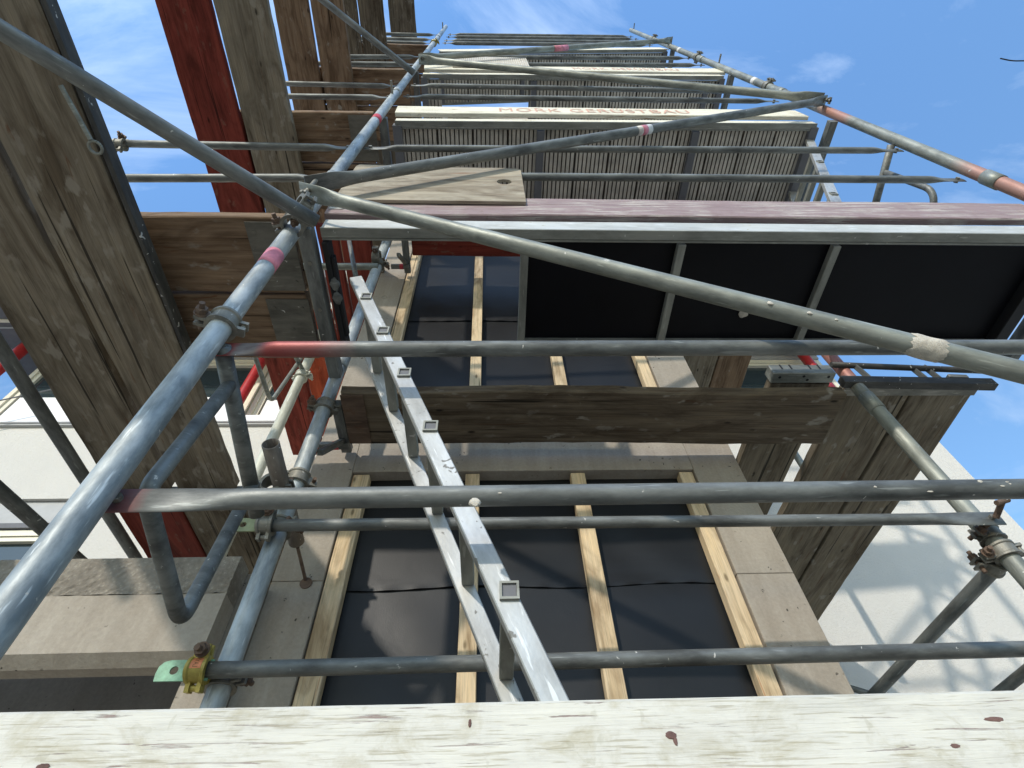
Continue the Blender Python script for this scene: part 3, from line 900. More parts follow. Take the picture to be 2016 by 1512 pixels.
# inner guard rails in front of the facade
i1 = rail((-.640, 1.265, .606), (2.0, 1.265, .612), .0178, M_STEEL, "inner guard rail across the lower window with a green plate on its left end", f0=0, f1=0)
i2 = rail((-.622, 1.265, 1.006), (1.53, 1.265, .998), .0172, M_STEEL, "inner guard rail with an olive plate on its left end and a flat right end", f0=0, f1=.20)
def endplate(root, x, z, mat, w, h):
    bm = bmesh.new()
    N = 20
    outer = [(0, -h / 2), (w, -h / 2), (w, h / 2), (.02, h / 2), (.006, h * .42), (-.002, h * .2), (-.003, -h * .15)]
    hc = (w * .30, 0); hr = h * .20
    ov = [bm.verts.new((p[0], 0, p[1])) for p in outer]
    hv = [bm.verts.new((hc[0] + hr * math.cos(2 * math.pi * j / N), 0, hc[1] + hr * math.sin(2 * math.pi * j / N))) for j in range(N)]
    ed = [bm.edges.new((ov[i], ov[(i + 1) % len(ov)])) for i in range(len(ov))] + [bm.edges.new((hv[i], hv[(i + 1) % N])) for i in range(N)]
    bmesh.ops.triangle_fill(bm, edges=ed, use_beauty=True)
    bad = [f for f in bm.faces if (Vector((f.calc_center_median().x - hc[0], 0, f.calc_center_median().z)).length < hr * .95)]
    if bad: bmesh.ops.delete(bm, geom=bad, context='FACES_ONLY')
    r_ = bmesh.ops.extrude_face_region(bm, geom=list(bm.faces))
    bmesh.ops.translate(bm, verts=[v for v in r_['geom'] if isinstance(v, bmesh.types.BMVert)], vec=(0, .004, 0))
    bmesh.ops.recalc_face_normals(bm, faces=bm.faces)
    return link("end_plate", bm, mat, root, Matrix.Translation((x, 1.262, z)))
endplate(i1, -.737, .606, M_GREEN, .115, .046)
endplate(i2, -.722, 1.008, M_OLIVE, .10, .046)

# ================================================================== BRACES
BG = "diagonal braces on the outside of the scaffold"
b1 = rail((-.640, .615, 1.905), (1.93, .615, .315), .0225, M_PALE, "thick diagonal brace in front of the black deck, wrapped with dried mortar", f0=.17, f1=.17, group=BG, name="diagonal_brace", up=(0, 1, 0))
b1["category"] = "brace"
dv = (Vector((1.93, .615, .315)) - Vector((-.640, .615, 1.905))).normalized()
def onb(t): return Vector((-.640, .615, 1.905)) + dv * t
bm = bmesh.new()
N, K = 28, 10; rows = []
rnd = random.Random(5)
for i in range(K + 1):
    row = []
    for j in range(N):
        t = 2 * math.pi * j / N
        jag = rnd.uniform(-.006, .006) if i in (0, K) else 0
        rr = .0228 + (.0022 if 0 < i < K else 0) + .0006 * math.sin(3 * t + .6 * i) + rnd.uniform(0, .0004)
        row.append(bm.verts.new((.062 * i / K + jag, rr * math.cos(t), rr * math.sin(t))))
    rows.append(row)
for r0, r1_ in zip(rows, rows[1:]):
    for j in range(N): bm.faces.new((r0[j], r0[(j + 1) % N], r1_[(j + 1) % N], r1_[j]))
p0 = onb((Vector((.890, .615, .93)) - Vector((-.640, .615, 1.905))).length)
link("mortar_wrap", bm, M_MORTAR, b1, frame(p0, p0 + dv), smooth=True)
for t, s_ in ((1.52, .007), (1.605, .006), (1.66, .004)):
    blob("mortar_splash", onb(t) + Vector((0, -.019, -.012)), s_, M_MORTAR, b1, (1, .4, 1), seed=int(t * 10))
b2 = rail((-.640, .615, 1.965), (2.20, .615, 3.86), .0225, M_STEEL, "diagonal brace rising to the right from the lower brace hub to the right upright", f0=.17, f1=.17, group=BG, name="diagonal_brace", up=(0, 1, 0))
b3 = rail((2.20, .615, 3.90), (-.59, .615, 5.40), .0265, M_PALE, "diagonal brace falling from the upper left hub to the right upright", f0=.17, f1=.17, group=BG, name="diagonal_brace", up=(0, 1, 0))
b4 = rail((-.59, .615, 5.47), (2.24, .615, 7.72), .0265, M_PALE, "highest diagonal brace rising to the right, with a red taped middle", f0=.17, f1=.17, group=BG, name="diagonal_brace", up=(0, 1, 0))
for b_ in (b2, b3, b4): b_["category"] = "brace"
band("tape_band", (.775, .615, 2.909), (2.84, 0, 1.895), .0225, .10, M_TAPE_WHITE, b2)
band("tape_mark", (.775, .615, 2.909), (2.84, 0, 1.895), .0229, .035, M_TAPE_PINK, b2)
band("tape_band", (.746, .615, 6.53), (2.83, 0, 2.25), .0265, .2, M_TAPE_PINK, b4)
for hz, hx, lb in ((1.905, -.608, "hub bolt joining the two lower braces at the left upright"), (5.44, -.56, "hub bolt joining the two upper braces at the left upright"), (3.88, 2.185, "hub bolt joining the two braces at the right upright")):
    root = empty("brace_bolt", (hx, .615, hz)); tag(root, lb, "bolt", "brace hub bolts")
    bm = bmesh.new(); bm_cyl(bm, (0, 0, -.10), (0, 0, .085), .008)
    link("shank", bm, M_CLAMP, root, Matrix.Translation((hx, .605, hz)))
    bm = bmesh.new(); bm_cyl(bm, (0, 0, -.075), (0, 0, -.058), .014, 6); bm_box(bm, -.004, .004, -.02, .02, -.10, -.08)
    link("wedge", bm, M_CLAMP, root, Matrix.Translation((hx, .605, hz)))
# long raking tubes of the left bay that come towards the street
t1 = rail((-.515, .612, 1.612), (-1.56, -.31, 1.305), .0215, M_STEEL, "thick grey raking tube crossing the sky in the upper left corner", f0=0, f1=0, group=BG, name="raking_tube")
t2 = rail((-.545, .612, 4.60), (-1.62, -.13, 4.776), .023, M_STEEL, "thin looking raking tube in front of the upper brown planks", f0=0, f1=0, group=BG, name="raking_tube")
t1["category"] = "brace"; t2["category"] = "brace"

# ================================================================== COUPLERS
coupler((-.616, .67, 1.115), (0, 0, 1), (-1, -.35, 0), .0255, "clamp with a rusty bolt on the left outer upright above the red rail end", bolt_mat=M_RUST)
coupler((-.602, .640, 1.665), (0, 0, 1), (-1, .2, 0), .0255, "double clamp below the lower brace hub holding the raking tube", second=((-1.045, -.92, -.31), (.04, -.052, 0)))
coupler((-.616, 1.325, .612), (0, 0, 1), (1, -.4, 0), .0262, "clamp fixing the lowest inner rail to the inner upright", group="clamps of the inner rails")
cc = coupler((-.648, 1.265, .606), (1, 0, 0), (0, -.3, 1), .0185, "orange and yellow lettered clamp round the lowest inner rail", mat=M_YELLOW, group="clamps of the inner rails")
# painted label with lettering on the clamp's upper half
bm = bmesh.new(); N = 10; rows = []
for i in range(N + 1):
    t = R(100) + R(95) * i / N
    rows.append([bm.verts.new((x_, .0268 * math.cos(t), .0268 * math.sin(t))) for x_ in (-.0125, .0125)])
for a_, b_ in zip(rows, rows[1:]): bm.faces.new((a_[0], a_[1], b_[1], b_[0]))
link("painted_label", bm, M_ORANGE, cc, Matrix.Translation((-.648, 1.265, .606)))
cu = bpy.data.curves.new("clamp_lettering", 'FONT'); cu.body = "LAYHER"; cu.size = 1.0
to = bpy.data.objects.new("tmp_text", cu); C.objects.link(to); bpy.context.view_layer.update()
me = bpy.data.meshes.new_from_object(to.evaluated_get(bpy.context.evaluated_depsgraph_get()))
bpy.data.objects.remove(to)
xs = [v.co.x for v in me.vertices]; ys = [v.co.y for v in me.vertices]
for v in me.vertices:
    u = (v.co.x - min(xs)) / (max(xs) - min(xs)); w_ = (v.co.y - min(ys)) / (max(ys) - min(ys))
    t = R(190) - R(82) * u
    v.co = Vector((-.0055 + .011 * w_, .0272 * math.cos(t), .0272 * math.sin(t)))
me.materials.clear(); me.materials.append(M_TEXTDARK)
lt = bpy.data.objects.new("lettering", me); C.objects.link(lt); lt.parent = cc
lt.matrix_basis = parent_world[cc.name].inverted() @ Matrix.Translation((-.648, 1.265, .606))
coupler((-.616, 1.325, 1.045), (0, 0, 1), (1, -.4, 0), .0262, "clamp fixing the second inner rail to the inner upright", group="clamps of the inner rails")
coupler((-.628, 1.265, 1.006), (1, 0, 0), (0, -.3, 1), .0178, "grey clamp round the second inner rail beside its olive plate", group="clamps of the inner rails")
coupler((-.616, 1.325, 1.235), (0, 0, 1), (1, .5, 0), .0262, "double clamp holding the open ended wall tie tube", second=((0, 1, 0), (-.03, -.08, -.10)))
coupler((-.616, 1.325, 1.60), (0, 0, 1), (-1, -.3, 0), .0262, "dark clamp on the inner upright beside the console plank")
coupler((-.616, 1.325, 2.84), (0, 0, 1), (1, -.4, 0), .0262, "small clamp high on the inner upright below the red plank", second=((1, 0, 0), (-.0, -.05, -.0)))
coupler((1.522, 1.33, .985), (0, 0, 1), (-1, -.3, 0), .026, "clamp under the flat right end of the inner rail")
coupler((1.522, 1.33, .925), (0, 0, 1), (-1, .3, 0), .026, "clamp on the right inner upright holding the depth rail", second=((0, 1, 0), (.0, .055, 0)))
coupler((-1.118, 1.96, 2.66), (0, 0, 1), (1, -.3, 0), .028, "pale clamp on the cream upright", mat=M_CREAM, bolt_mat=M_CREAM)
coupler((-1.74, .70, 2.80), (1, 0, 0), (0, -.4, 1), .0178, "worn clamp at the left end of the sky rail beside the big plank")
coupler((-1.08, 1.30, 2.75), (1, 0, 0), (0, -.4, 1), .019, "far clamp on the short link tube behind the black deck")
for z_, lb in ((4.75, "dark wedge clamp in the middle of the right upright"), (6.55, "second dark wedge clamp on the right upright"), (8.45, "topmost dark wedge clamp on the right upright")):
    coupler((2.2, .67, z_), (0, 0, 1), (.2, -1, 0), .028, lb, mat=M_CLAMP, bolt_mat=M_CLAMP, w=.06)
cp = coupler((-.616, .67, 7.3), (0, 0, 1), (.6, -.4, 0), .0255, "yellow clamp near the top of the left upright", mat=M_YELLOW, bolt_mat=M_YELLOW, w=.09)
# small T-bolt standing on the flat right end of the second inner rail
tb_ = empty("t_bolt", (1.50, 1.25, .99)); tag(tb_, "T headed bolt through the flat end of the inner rail at the right", "bolt")
bm = bmesh.new(); bm_cyl(bm, (0, 0, 0), (.004, -.05, .018), .0085); bm_cyl(bm, (-.018, -.05, .012), (.026, -.05, .024), .008)
link("shank", bm, M_RUST, tb_, Matrix.Translation((1.50, 1.25, .99)))

# wall tie: open tube running to the facade, ending in an eye bolt
wt = empty("wall_tie", (-.615, 1.05, 1.13)); tag(wt, "rusty open ended wall tie tube with an eye bolt in the concrete pillar", "wall tie")
tube("tube", (-.618, 1.085, 1.150), (-.626, 1.50, 1.125), .0245, M_TIE, wt, open_end=True)
bm = bmesh.new(); bm_cyl(bm, (-.622, 1.50, 1.115), (-.602, YW + .01, 1.055), .0055)
bm_cyl(bm, (-.60, YW - .004, 1.050), (-.60, YW + .002, 1.050), .02, 16)
link("eye_bolt", bm, M_RUST, wt)
# link tube behind
rail((-1.08, 1.30, 2.765), (-.60, 1.30, 2.775), .019, M_PALE, "short pale link tube between the cream upright and the inner upright", f0=0, f1=0, group="link tubes", name="link_tube")

# ================================================================== END GUARDS (side guards)
def end_guard(x, z, label, mat, flip=False, y0=.69):
    root = empty("end_guard", (x, y0, z)); tag(root, label, "side guard", "bent side guards at the scaffold ends")
    bent("top_rail", [(x, y0, z + .035), (x, y0 + .448, z - .075)], .019, mat, root)
    if not flip:
        bent("bent_rail", [(x + .004, y0 + .085, z + .005), (x + .004, y0 + .045, z - .355), (x + .004, y0 + .330, z - .435), (x + .004, y0 + .362, z - .045)], .0155, mat, root, rad=.035)
    else:
        bent("bent_rail", [(x, y0 + .133, z - .01), (x, y0 + .105, z - .42), (x, y0 + .42, z - .52), (x, y0 + .45, z - .1)], .0155, mat, root, rad=.09)
    return root
end_guard(-.600, 1.015, "bent galvanised side guard at the left end between the two near rails", M_STEEL)
end_guard(2.17, 3.0, "bent side guard at the right end above the purple board", M_STEEL, flip=True)
lp = empty("end_guard", (-1.12, 1.48, 2.2)); tag(lp, "thin pale bent guard hanging between the cream upright and the window", "side guard", "bent side guards at the scaffold ends")
bent("bent_rail", [(-1.12, 1.44, 2.20), (-1.12, 1.80, 2.215), (-1.12, 1.875, 2.72)], .011, M_PALE, lp, rad=.06)
bent("stub", [(-1.12, 1.82, 2.66), (-1.12, 1.98, 2.72)], .013, M_PALE, lp)

# ================================================================== DECKS of the main bay
def side_profile(root, x0, x1, y, z0, z1, za, zb, mat_face, mat_under):
    """aluminium edge beam: a bright upstand and a grooved foot; z0/za at left, z1/zb at right"""
    beam("edge_face", (x0, y + .003, (z0 + za) / 2 + .004), (x1, y + .003, (z1 + zb) / 2 + .004), .006, za - z0 - .008, mat_face, root, bv=.001)
    beam("edge_foot", (x0, y + .014, z0), (x1, y + .014, z1), .034, .008, mat_under, root, bv=.001)
    beam("edge_lip", (x0, y + .038, z0 + .004), (x1, y + .038, z1 + .004), .008, .010, mat_under, root, bv=.001)

# level 1: black phenolic deck with an open hatch
d1 = empty("platform_deck", (-.56, .70, 1.80)); tag(d1, "long aluminium framed deck with a black underside and an open hatch at its left", "platform", "platform decks of the main bay")
side_profile(d1, -.562, 2.13, .70, 1.786, 1.80, 1.866, 1.885, M_ALU_WHITE, M_ALU_DULL)
box("panel", .135, 2.05, .752, 1.150, 1.818, 1.828, M_BLACKPLY, d1)
for xx in (.128, .682, 1.242):
    beam("cross_beam", (xx, .748, 1.803), (xx, 1.155, 1.803), .028, .026, M_ALU_DULL, d1)
beam("end_beam", (2.06, .745, 1.80), (2.06, 1.20, 1.80), .05, .05, M_BLACK, d1)
beam("end_beam", (-.553, .745, 1.80), (-.553, 1.20, 1.80), .020, .06, M_BLACK, d1)
beam("hatch_hinge", (-.537, .80, 1.79), (-.537, 1.12, 1.79), .012, .03, M_BLACK, d1)
for yy in (.90, .955):
    blob("latch", (-.545, yy, 1.775), .016, M_STEEL, d1, (1, 1.6, .6), seed=3)
beam("rear_edge", (.12, 1.166, 1.805), (2.08, 1.166, 1.805), .03, .05, M_ALU_DULL, d1)
blob("mortar_lump", (.99, 1.035, 1.812), .018, M_MORTAR, d1, (1, .9, .4), seed=9)
# levels 2-4: ribbed aluminium decks
def ribbed_deck(x0, x1, zl, zr, thick, beams_x, label, n_ribs, y1=1.20, hatch=None):
    root = empty("platform_deck", (x0, .70, zl)); tag(root, label, "platform", "platform decks of the main bay")
    side_profile(root, x0, x1, .70, zl, zr, zl + thick, zr + thick, M_CREAMBOARD, M_ALU_DULL)
    L = x1 - x0
    sl = (zr - zl) / L
    segs = []
    if hatch: segs = [(x0 + .02, hatch[0]), (hatch[1], x1 - .02)]
    else: segs = [(x0 + .02, x1 - .02)]
    for (sa, sb) in segs:
        bm = bmesh.new()
        pitch = L / n_ribs
        prof = []
        x = sa; k = 0
        while x < sb - pitch * .5:
            up_ = .0 if (k % 8) else .012
            gw = .26 if (k % 8) else .5
            prof += [(x, .016 + up_), (x + pitch * gw * .5, .016 + up_), (x + pitch * gw, 0), (x + pitch * .96, 0)]
            x += pitch; k += 1
        va = [bm.verts.new((p[0] - sa, 0, p[1] + (p[0] - sa) * sl)) for p in prof]
        vb = [bm.verts.new((p[0] - sa, y1 - .745, p[1] + (p[0] - sa) * sl)) for p in prof]
        for i in range(len(prof) - 1):
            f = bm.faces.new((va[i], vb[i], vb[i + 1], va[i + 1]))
            if i % 4 in (0, 1) : f.material_index = 1  # groove faces take the painted shade
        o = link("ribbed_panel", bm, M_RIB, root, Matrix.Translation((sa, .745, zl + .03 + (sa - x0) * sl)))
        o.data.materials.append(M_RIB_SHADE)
        # solid upper skin keeps daylight from leaking between the ribs
        beam("top_skin", (sa, (.745 + y1) / 2, zl + .07 + (sa - x0) * sl), (sb, (.745 + y1) / 2, zl + .07 + (sb - x0) * sl), y1 - .745, .006, M_RIB, root)
    for xx in beams_x:
        zz = zl + (xx - x0) * sl
        beam("cross_beam", (xx, .748, zz + .012), (xx, y1, zz + .012), .045, .032, M_WOOD_D if False else M_GREY, root)
    beam("end_beam", (x0 + .01, .72, zl + .02), (x0 + .01, y1, zl + .02), .05, .06, M_GREY, root)
    beam("end_beam", (x1 - .01, .72, zr + .02), (x1 - .01, y1, zr + .02), .05, .06, M_GREY, root)
    beam("rear_edge", (x0, y1 + .01, zl + .02), (x1, y1 + .01, zr + .02), .02, .06, M_ALU_DULL, root)
    return root
ribbed_deck(-.535, 2.03, 3.42, 3.57, .075, (.315, 1.27), "ribbed deck above the plywood hatch with a cream lettered board on it", 98)
ribbed_deck(-.545, 2.12, 5.19, 5.49, .10, (.40, 1.98), "ribbed deck second above the plywood hatch", 88, hatch=(-.40, .36))
d4 = ribbed_deck(-.52, 2.16, 6.80, 7.60, .22, (.4, 1.3), "highest ribbed deck just below the sky rails", 80)
# level 0 deck behind the white board
d0 = empty("platform_deck", (-.56, .70, .05)); tag(d0, "lowest wooden deck hidden behind the white painted board", "platform", "platform decks of the main bay")
for yy in (.82, 1.07):
    plank("board", (-.56, yy, .06), (2.13, yy, .06), .23, .045, M_WOOD, d0)

# toe boards
tbd = plank("toe_board", (-1.35, .652, .155), (2.25, .652, .136), .03, .235, M_WHITEBOARD, warp=.0006)
for kx, kz_, ks, sq in ((-.02, .243, .0028, (.6, .2, 1.4)), (.192, .226, .0055, (1.0, .12, .7)), (.195, .221, .0035, (.6, .15, 1.4)), (.55, .232, .006, (1.8, .12, .5)), (-.44, .215, .004, (1.5, .15, .7)), (.49, .208, .005, (1.6, .12, .5))):
    blob("bare_knot", (kx, .6367, kz_), ks, M_KNOT, tbd, sq, seed=int(kx * 100) + 60)
tag(tbd, "white painted board with cracked and flaking paint along the bottom edge", "toe board")
pb = empty("toe_board", (-.56, .70, 1.96)); tag(pb, "worn purple brown toe board above the black deck", "toe board")
plank("board", (-.575, .703, 1.985), (2.14, .703, 2.015), .028, .175, M_PURPLE, pb, warp=.001)
bm = bmesh.new(); bm_box(bm, -.005, .045, -.002, .0, -.02, .02)
link("end_bracket", bm, M_ALU_WHITE, pb, Matrix.Translation((-.56, .6875, 1.955)))
def lettered(x0, x1, zl, zr, h, label, text, tx, tsize, tz):
    root = empty("toe_board", (x0, .70, zl)); tag(root, label, "toe board")
    plank("board", (x0, .702, zl + h / 2), (x1, .702, zr + h / 2), .026, h, M_CREAMBOARD, root, warp=.001)
    cu = bpy.data.curves.new("lettering", 'FONT')
    cu.body = text; cu.size = 1.0; cu.extrude = .0; cu.align_x = 'LEFT'; cu.space_character = 1.12
    to = bpy.data.objects.new("tmp_text", cu); C.objects.link(to)
    bpy.context.view_layer.update()
    dg = bpy.context.evaluated_depsgraph_get()
    me = bpy.data.meshes.new_from_object(to.evaluated_get(dg))
    xs = [v.co.x for v in me.vertices]; ys = [v.co.y for v in me.vertices]
    sx = tsize / (max(xs) - min(xs)); sz = (h * .62) / (max(ys) - min(ys))
    for v in me.vertices:
        v.co = Vector(((v.co.x - min(xs)) * sx, 0, (v.co.y - min(ys)) * sz))
    bpy.data.objects.remove(to)
    me.materials.clear(); me.materials.append(M_TEXTRED)
    o = bpy.data.objects.new("lettering", me); C.objects.link(o)
    sl = (zr - zl) / (x1 - x0)
    mw = Matrix.Translation((tx, .6868, tz)) @ Matrix.Rotation(-math.atan(sl), 4, 'Y')
    o.parent = root; o.matrix_basis = parent_world[root.name].inverted() @ mw
    return root
lettered(-.56, 2.05, 3.605, 3.735, .195, "cream toe board with red capital lettering, on the first ribbed deck", "MORK GERÜSTBAU", .072, 1.22, 3.685)
lettered(-.56, 2.18, 5.42, 5.66, .24, "cream toe board with faint red lettering, on the second ribbed deck", "MORK GERÜSTBAU", .78, 1.0, 5.60)

# hatch lids
def lid(x0, x1, z0, z1, mat, label, hole, root, ribs=False, y=.674):
    bm = bmesh.new()
    w, h = x1 - x0, z1 - z0
    N = 24
    outer = [(0, 0), (w, .0), (w, h - .02), (w - .02, h), (.01, h + .02), (0, h)]
    ov = [bm.verts.new((p[0], 0, p[1])) for p in outer]
    hv = [bm.verts.new((hole[0] + hole[2] * math.cos(2 * math.pi * j / N), 0, hole[1] + hole[3] * math.sin(2 * math.pi * j / N))) for j in range(N)]
    ed = [bm.edges.new((ov[i], ov[(i + 1) % len(ov)])) for i in range(len(ov))] + [bm.edges.new((hv[i], hv[(i + 1) % N])) for i in range(N)]
    bmesh.ops.triangle_fill(bm, edges=ed, use_beauty=True)
    bad = [f for f in bm.faces if all((v in hv) for v in f.verts)]
    if bad: bmesh.ops.delete(bm, geom=bad, context='FACES_ONLY')
    r_ = bmesh.ops.extrude_face_region(bm, geom=list(bm.faces))
    bmesh.ops.translate(bm, verts=[v for v in r_['geom'] if isinstance(v, bmesh.types.BMVert)], vec=(0, .012, 0))
    bmesh.ops.recalc_face_normals(bm, faces=bm.faces)
    root = link("hatch_lid", bm, mat, root, Matrix.Translation((x0, y, z0)))
    root["label"] = label
    if ribs:
        bm = bmesh.new()
        k = 34
        for i in range(k):
            xa = w * (i + .15) / k; xb = w * (i + .75) / k
            bm_box(bm, xa, xb, -.006, -.0005, .01, h - .03)
        link("ribs", bm, mat, root, Matrix.Translation((x0, y, z0)))
    return root
lid(-.560, .140, 2.00, 2.425, M_PLY, "weathered plywood hatch lid with a round finger hole standing against the guard rail", (.625, .235, .03, .033), d1)
lid(-.31, .375, 5.52, 6.20, M_RIB, "ribbed metal hatch lid leaning below the highest deck", (.63, .48, .012, .03), d4, ribs=True)

# transoms between outer and inner uprights
TG = "cross transoms between the uprights"
def transom(x, z, label, y0=.69, y1=1.30, w=.046, t=.05, mat=None):
    root = empty("transom", (x, y0, z)); tag(root, label, "transom", TG)
    beam("beam", (x, y0, z), (x, y1, z), w, t, mat or M_STEEL, root)
    bm = bmesh.new()
    for yy in (y0 + .12, y0 + .3, y0 + .48):
        bm = bmesh.new()
        bm_cyl(bm, (0, yy - y0, -t / 2 - .004), (0, yy - y0, -t / 2 + .001), .007, 8)
        link("rivet", bm, M_CLAMP, root, Matrix.Translation((x, y0, z)))
transom(-.607, 1.775, "grey transom left of the open hatch, beside the upright's clamp")
transom(-.607, 3.46, "grey transom at the left end of the first ribbed deck")
transom(-.607, 5.25, "grey transom at the left end of the second ribbed deck")
transom(2.17, 1.80, "dark transom at the right end of the black deck")
transom(2.15, 3.62, "dark transom at the right end of the first ribbed deck")
transom(2.19, 5.50, "dark transom at the right end of the second ribbed deck")
transom(2.22, 7.55, "dark transom at the right end of the highest deck")

# ================================================================== LADDERS
def ladder(name_label, p0, p1, y0, y1, holes, w=.039, t=.022, mat=M_ALU):
    """stiles from p0 to p1 (x,z); rungs along y pass through the near stile"""
    root = empty("ladder", (p0[0], y0, p0[1])); tag(root, name_label, "ladder", "aluminium access ladders")
    a, b = Vector((p0[0], 0, p0[1])), Vector((p1[0], 0, p1[1]))
    d = (b - a).normalized()
    nrm = Vector((-d.z, 0, d.x))
    for yy in (y0, y1):
        aa, bb = a + Vector((0, yy, 0)), b + Vector((0, yy, 0))
        beam("stile", aa, bb, t, w, mat, root, up=nrm, bv=.002)
    for (hx, hz) in holes:
        rg = beam("rung", (hx, y0 - .0115, hz), (hx, y1 - .012, hz), .027, .027, M_ALU_DULL, root, up=(0, 0, 1), bv=.002)
        # bright flared collar and dark bore on the near stile
        bm = bmesh.new()
        for (s0, s1, yy, dd) in ((.0158, .0118, -.0165, .005),):
            for sx_, sz_ in ((1, 0), (-1, 0), (0, 1), (0, -1)):
                if sx_: bm_box(bm, min(sx_ * s0, sx_ * s1), max(sx_ * s0, sx_ * s1), yy, yy + dd, -s0, s0)
                else: bm_box(bm, -s1, s1, yy, yy + dd, min(sz_ * s0, sz_ * s1), max(sz_ * s0, sz_ * s1))
        ang = math.atan2(d.z, d.x)
        mw = Matrix.Translation((hx, y0, hz)) @ Matrix.Rotation(-ang * .0, 4, 'Y')
        link("rung_collar", bm, M_ALU_DULL, rg, mw)
        bm = bmesh.new(); bm_box(bm, -.0115, .0115, -.0128, -.0118, -.0115, .0115)
        link("rung_bore", bm, M_GREY, rg, mw)
    return root
hs = [(.147, .18), (.033, .491), (-.045, .690), (-.125, .886), (-.205, 1.083), (-.286, 1.278), (-.365, 1.473)]
ladder("aluminium ladder with square rung holes leaning up through the open hatch", (.36, -.35), (-.424, 1.61), .80, 1.075, [(.26, -.1)] + hs)
ladder("short aluminium ladder against the sky at the right end of the first ribbed deck", (1.405, 1.96), (2.142, 3.90), .80, 1.12,
       [(1.50, 2.22), (1.61, 2.50), (1.715, 2.78), (1.82, 3.05), (1.93, 3.33), (2.04, 3.61)], w=.048)
tag(tube("hatch_prop", (-.585, .90, 2.21), (-.478, .90, 1.82), .009, M_STEEL), "thin dark prop rod rising from the ladder head through the hatch", "rod")

# ================================================================== LEFT BAY (wooden decks along the facade)
LG = "planks of the left bay decks"
def board(a, b, w, t, mat, label, group, warp=.002, name="scaffold_plank"):
    o = plank(name, a, b, w, t, mat, None, warp=warp)
    return tag(o, label, "plank", group)
for z, t, xl, names in ((1.80, .045, -1.40, ("outer plank of the left deck beside the lower brace hub", "inner plank of the left deck beside the lower brace hub")),
                        (3.46, .05, -1.52, ("outer reddish plank of the second left deck", "inner reddish plank of the second left deck")),
                        (5.20, .06, -1.55, ("outer plank of the third left deck below the upper raking tube", "inner plank of the third left deck below the upper raking tube")),
                        (7.05, .07, -1.55, ("outer plank of the highest left deck", "inner plank of the highest left deck"))):
    m_ = M_WOOD_R
    board((xl, .80, z), (-.66, .80, z), .272, t, m_, names[0], LG)
    board((xl, 1.085, z), (-.66, 1.085, z), .272, t, m_, names[1], LG)
    for yy in (.80, 1.085):
        pass
for z, lb in ((1.80, "riveted grey end plates of the left deck beside the black hatch frame"), (3.46, "riveted grey end plates of the second left deck")):
    root = empty("plank_fitting", (-.70, .67, z)); tag(root, lb, "fitting", "steel end fittings of the planks")
    for yy in (.80, 1.085):
        bm = bmesh.new(); bm_box(bm, -.075, .075, -.125, .125, -.003, 0)
        for q in ((-.05, -.09), (.05, -.09), (-.05, .09), (.05, .09), (0, 0)):
            bm_cyl(bm, (q[0], q[1], -.006), (q[0], q[1], -.002), .006, 8)
        link("plate", bm, M_PLATE, root, Matrix.Translation((-.725, yy, z - .0275)))

# ================================================================== LEFT CROSS SCAFFOLD (decks running towards the rear)
CG = "cross planks at the left running towards the rear wall"
def cross(z, x0, x1, y0, y1, mat, label, t=.045, warp=.002):
    return board(((x0 + x1) / 2, y0, z + t / 2), ((x0 + x1) / 2, y1, z + t / 2), x1 - x0 - .003, t, mat, label, CG, warp)
cross(1.66, -1.635, -1.378, -1.0, 1.83, M_WOOD, "big dark brown plank at the far left running the height of the picture", warp=.003)
cross(1.66, -1.356, -1.098, -1.0, 1.83, M_WOOD, "big mottled brown plank next to the sky, right one of the large left pair", warp=.003)
tag(beam("deck_side_beam", (-1.086, -1.0, 1.685), (-1.086, 1.2, 1.685), .016, .045, M_DARKSTRIP), "dark spotted steel side strip along the large left plank", "beam")
cross(1.63, -1.635, -1.360, 1.86, 3.3, M_WOOD_RED, "red plank piece beyond the end of the large left planks")
cross(1.63, -1.354, -1.098, 1.86, 3.3, M_WOOD_P, "pale brown plank piece beside the red one beyond the large left planks")
cross(1.63, -1.090, -.84, 1.86, 3.3, M_WOOD_P, "pale brown plank end behind the concrete parapet")
cross(3.36, -1.652, -1.385, -1.0, 3.3, M_WOOD_RED, "long dark red plank beside the sky at the upper left")
cross(3.36, -1.370, -1.100, -1.0, 1.9, M_WOOD, "brown plank to the right of the dark red one")
cross(3.36, -1.370, -1.095, 1.92, 3.3, M_WOOD_RED_LIT, "red plank piece coloured brighter as if lit behind the inner upright")
cross(3.36, -1.085, -.955, 1.3, 3.3, M_WOOD_RED, "narrow red plank behind the ladder head, left one")
cross(3.36, -.945, -.752, 1.3, 3.3, M_WOOD_RED, "narrow red plank behind the ladder head, right one")
cross(3.36, -.745, -.69, 1.3, 3.3, M_WOOD_P, "thin pale brown plank edge beside the inner upright")
cross(5.10, -1.63, -1.368, -1.0, 3.0, M_WOOD_R, "brown plank of the third cross deck, left one")
cross(5.10, -1.352, -1.105, -1.0, 3.0, M_WOOD_R, "brown plank of the third cross deck, right one")
cross(7.0, -1.64, -1.375, -1.0, 3.0, M_WOOD_D, "dark plank of the fourth cross deck, left one")
cross(7.0, -1.362, -1.10, -1.0, 3.0, M_WOOD_D, "dark plank of the fourth cross deck, right one")
cross(9.0, -1.345, -.99, -1.0, 3.0, M_WOOD_D, "single highest dark plank against the sky")
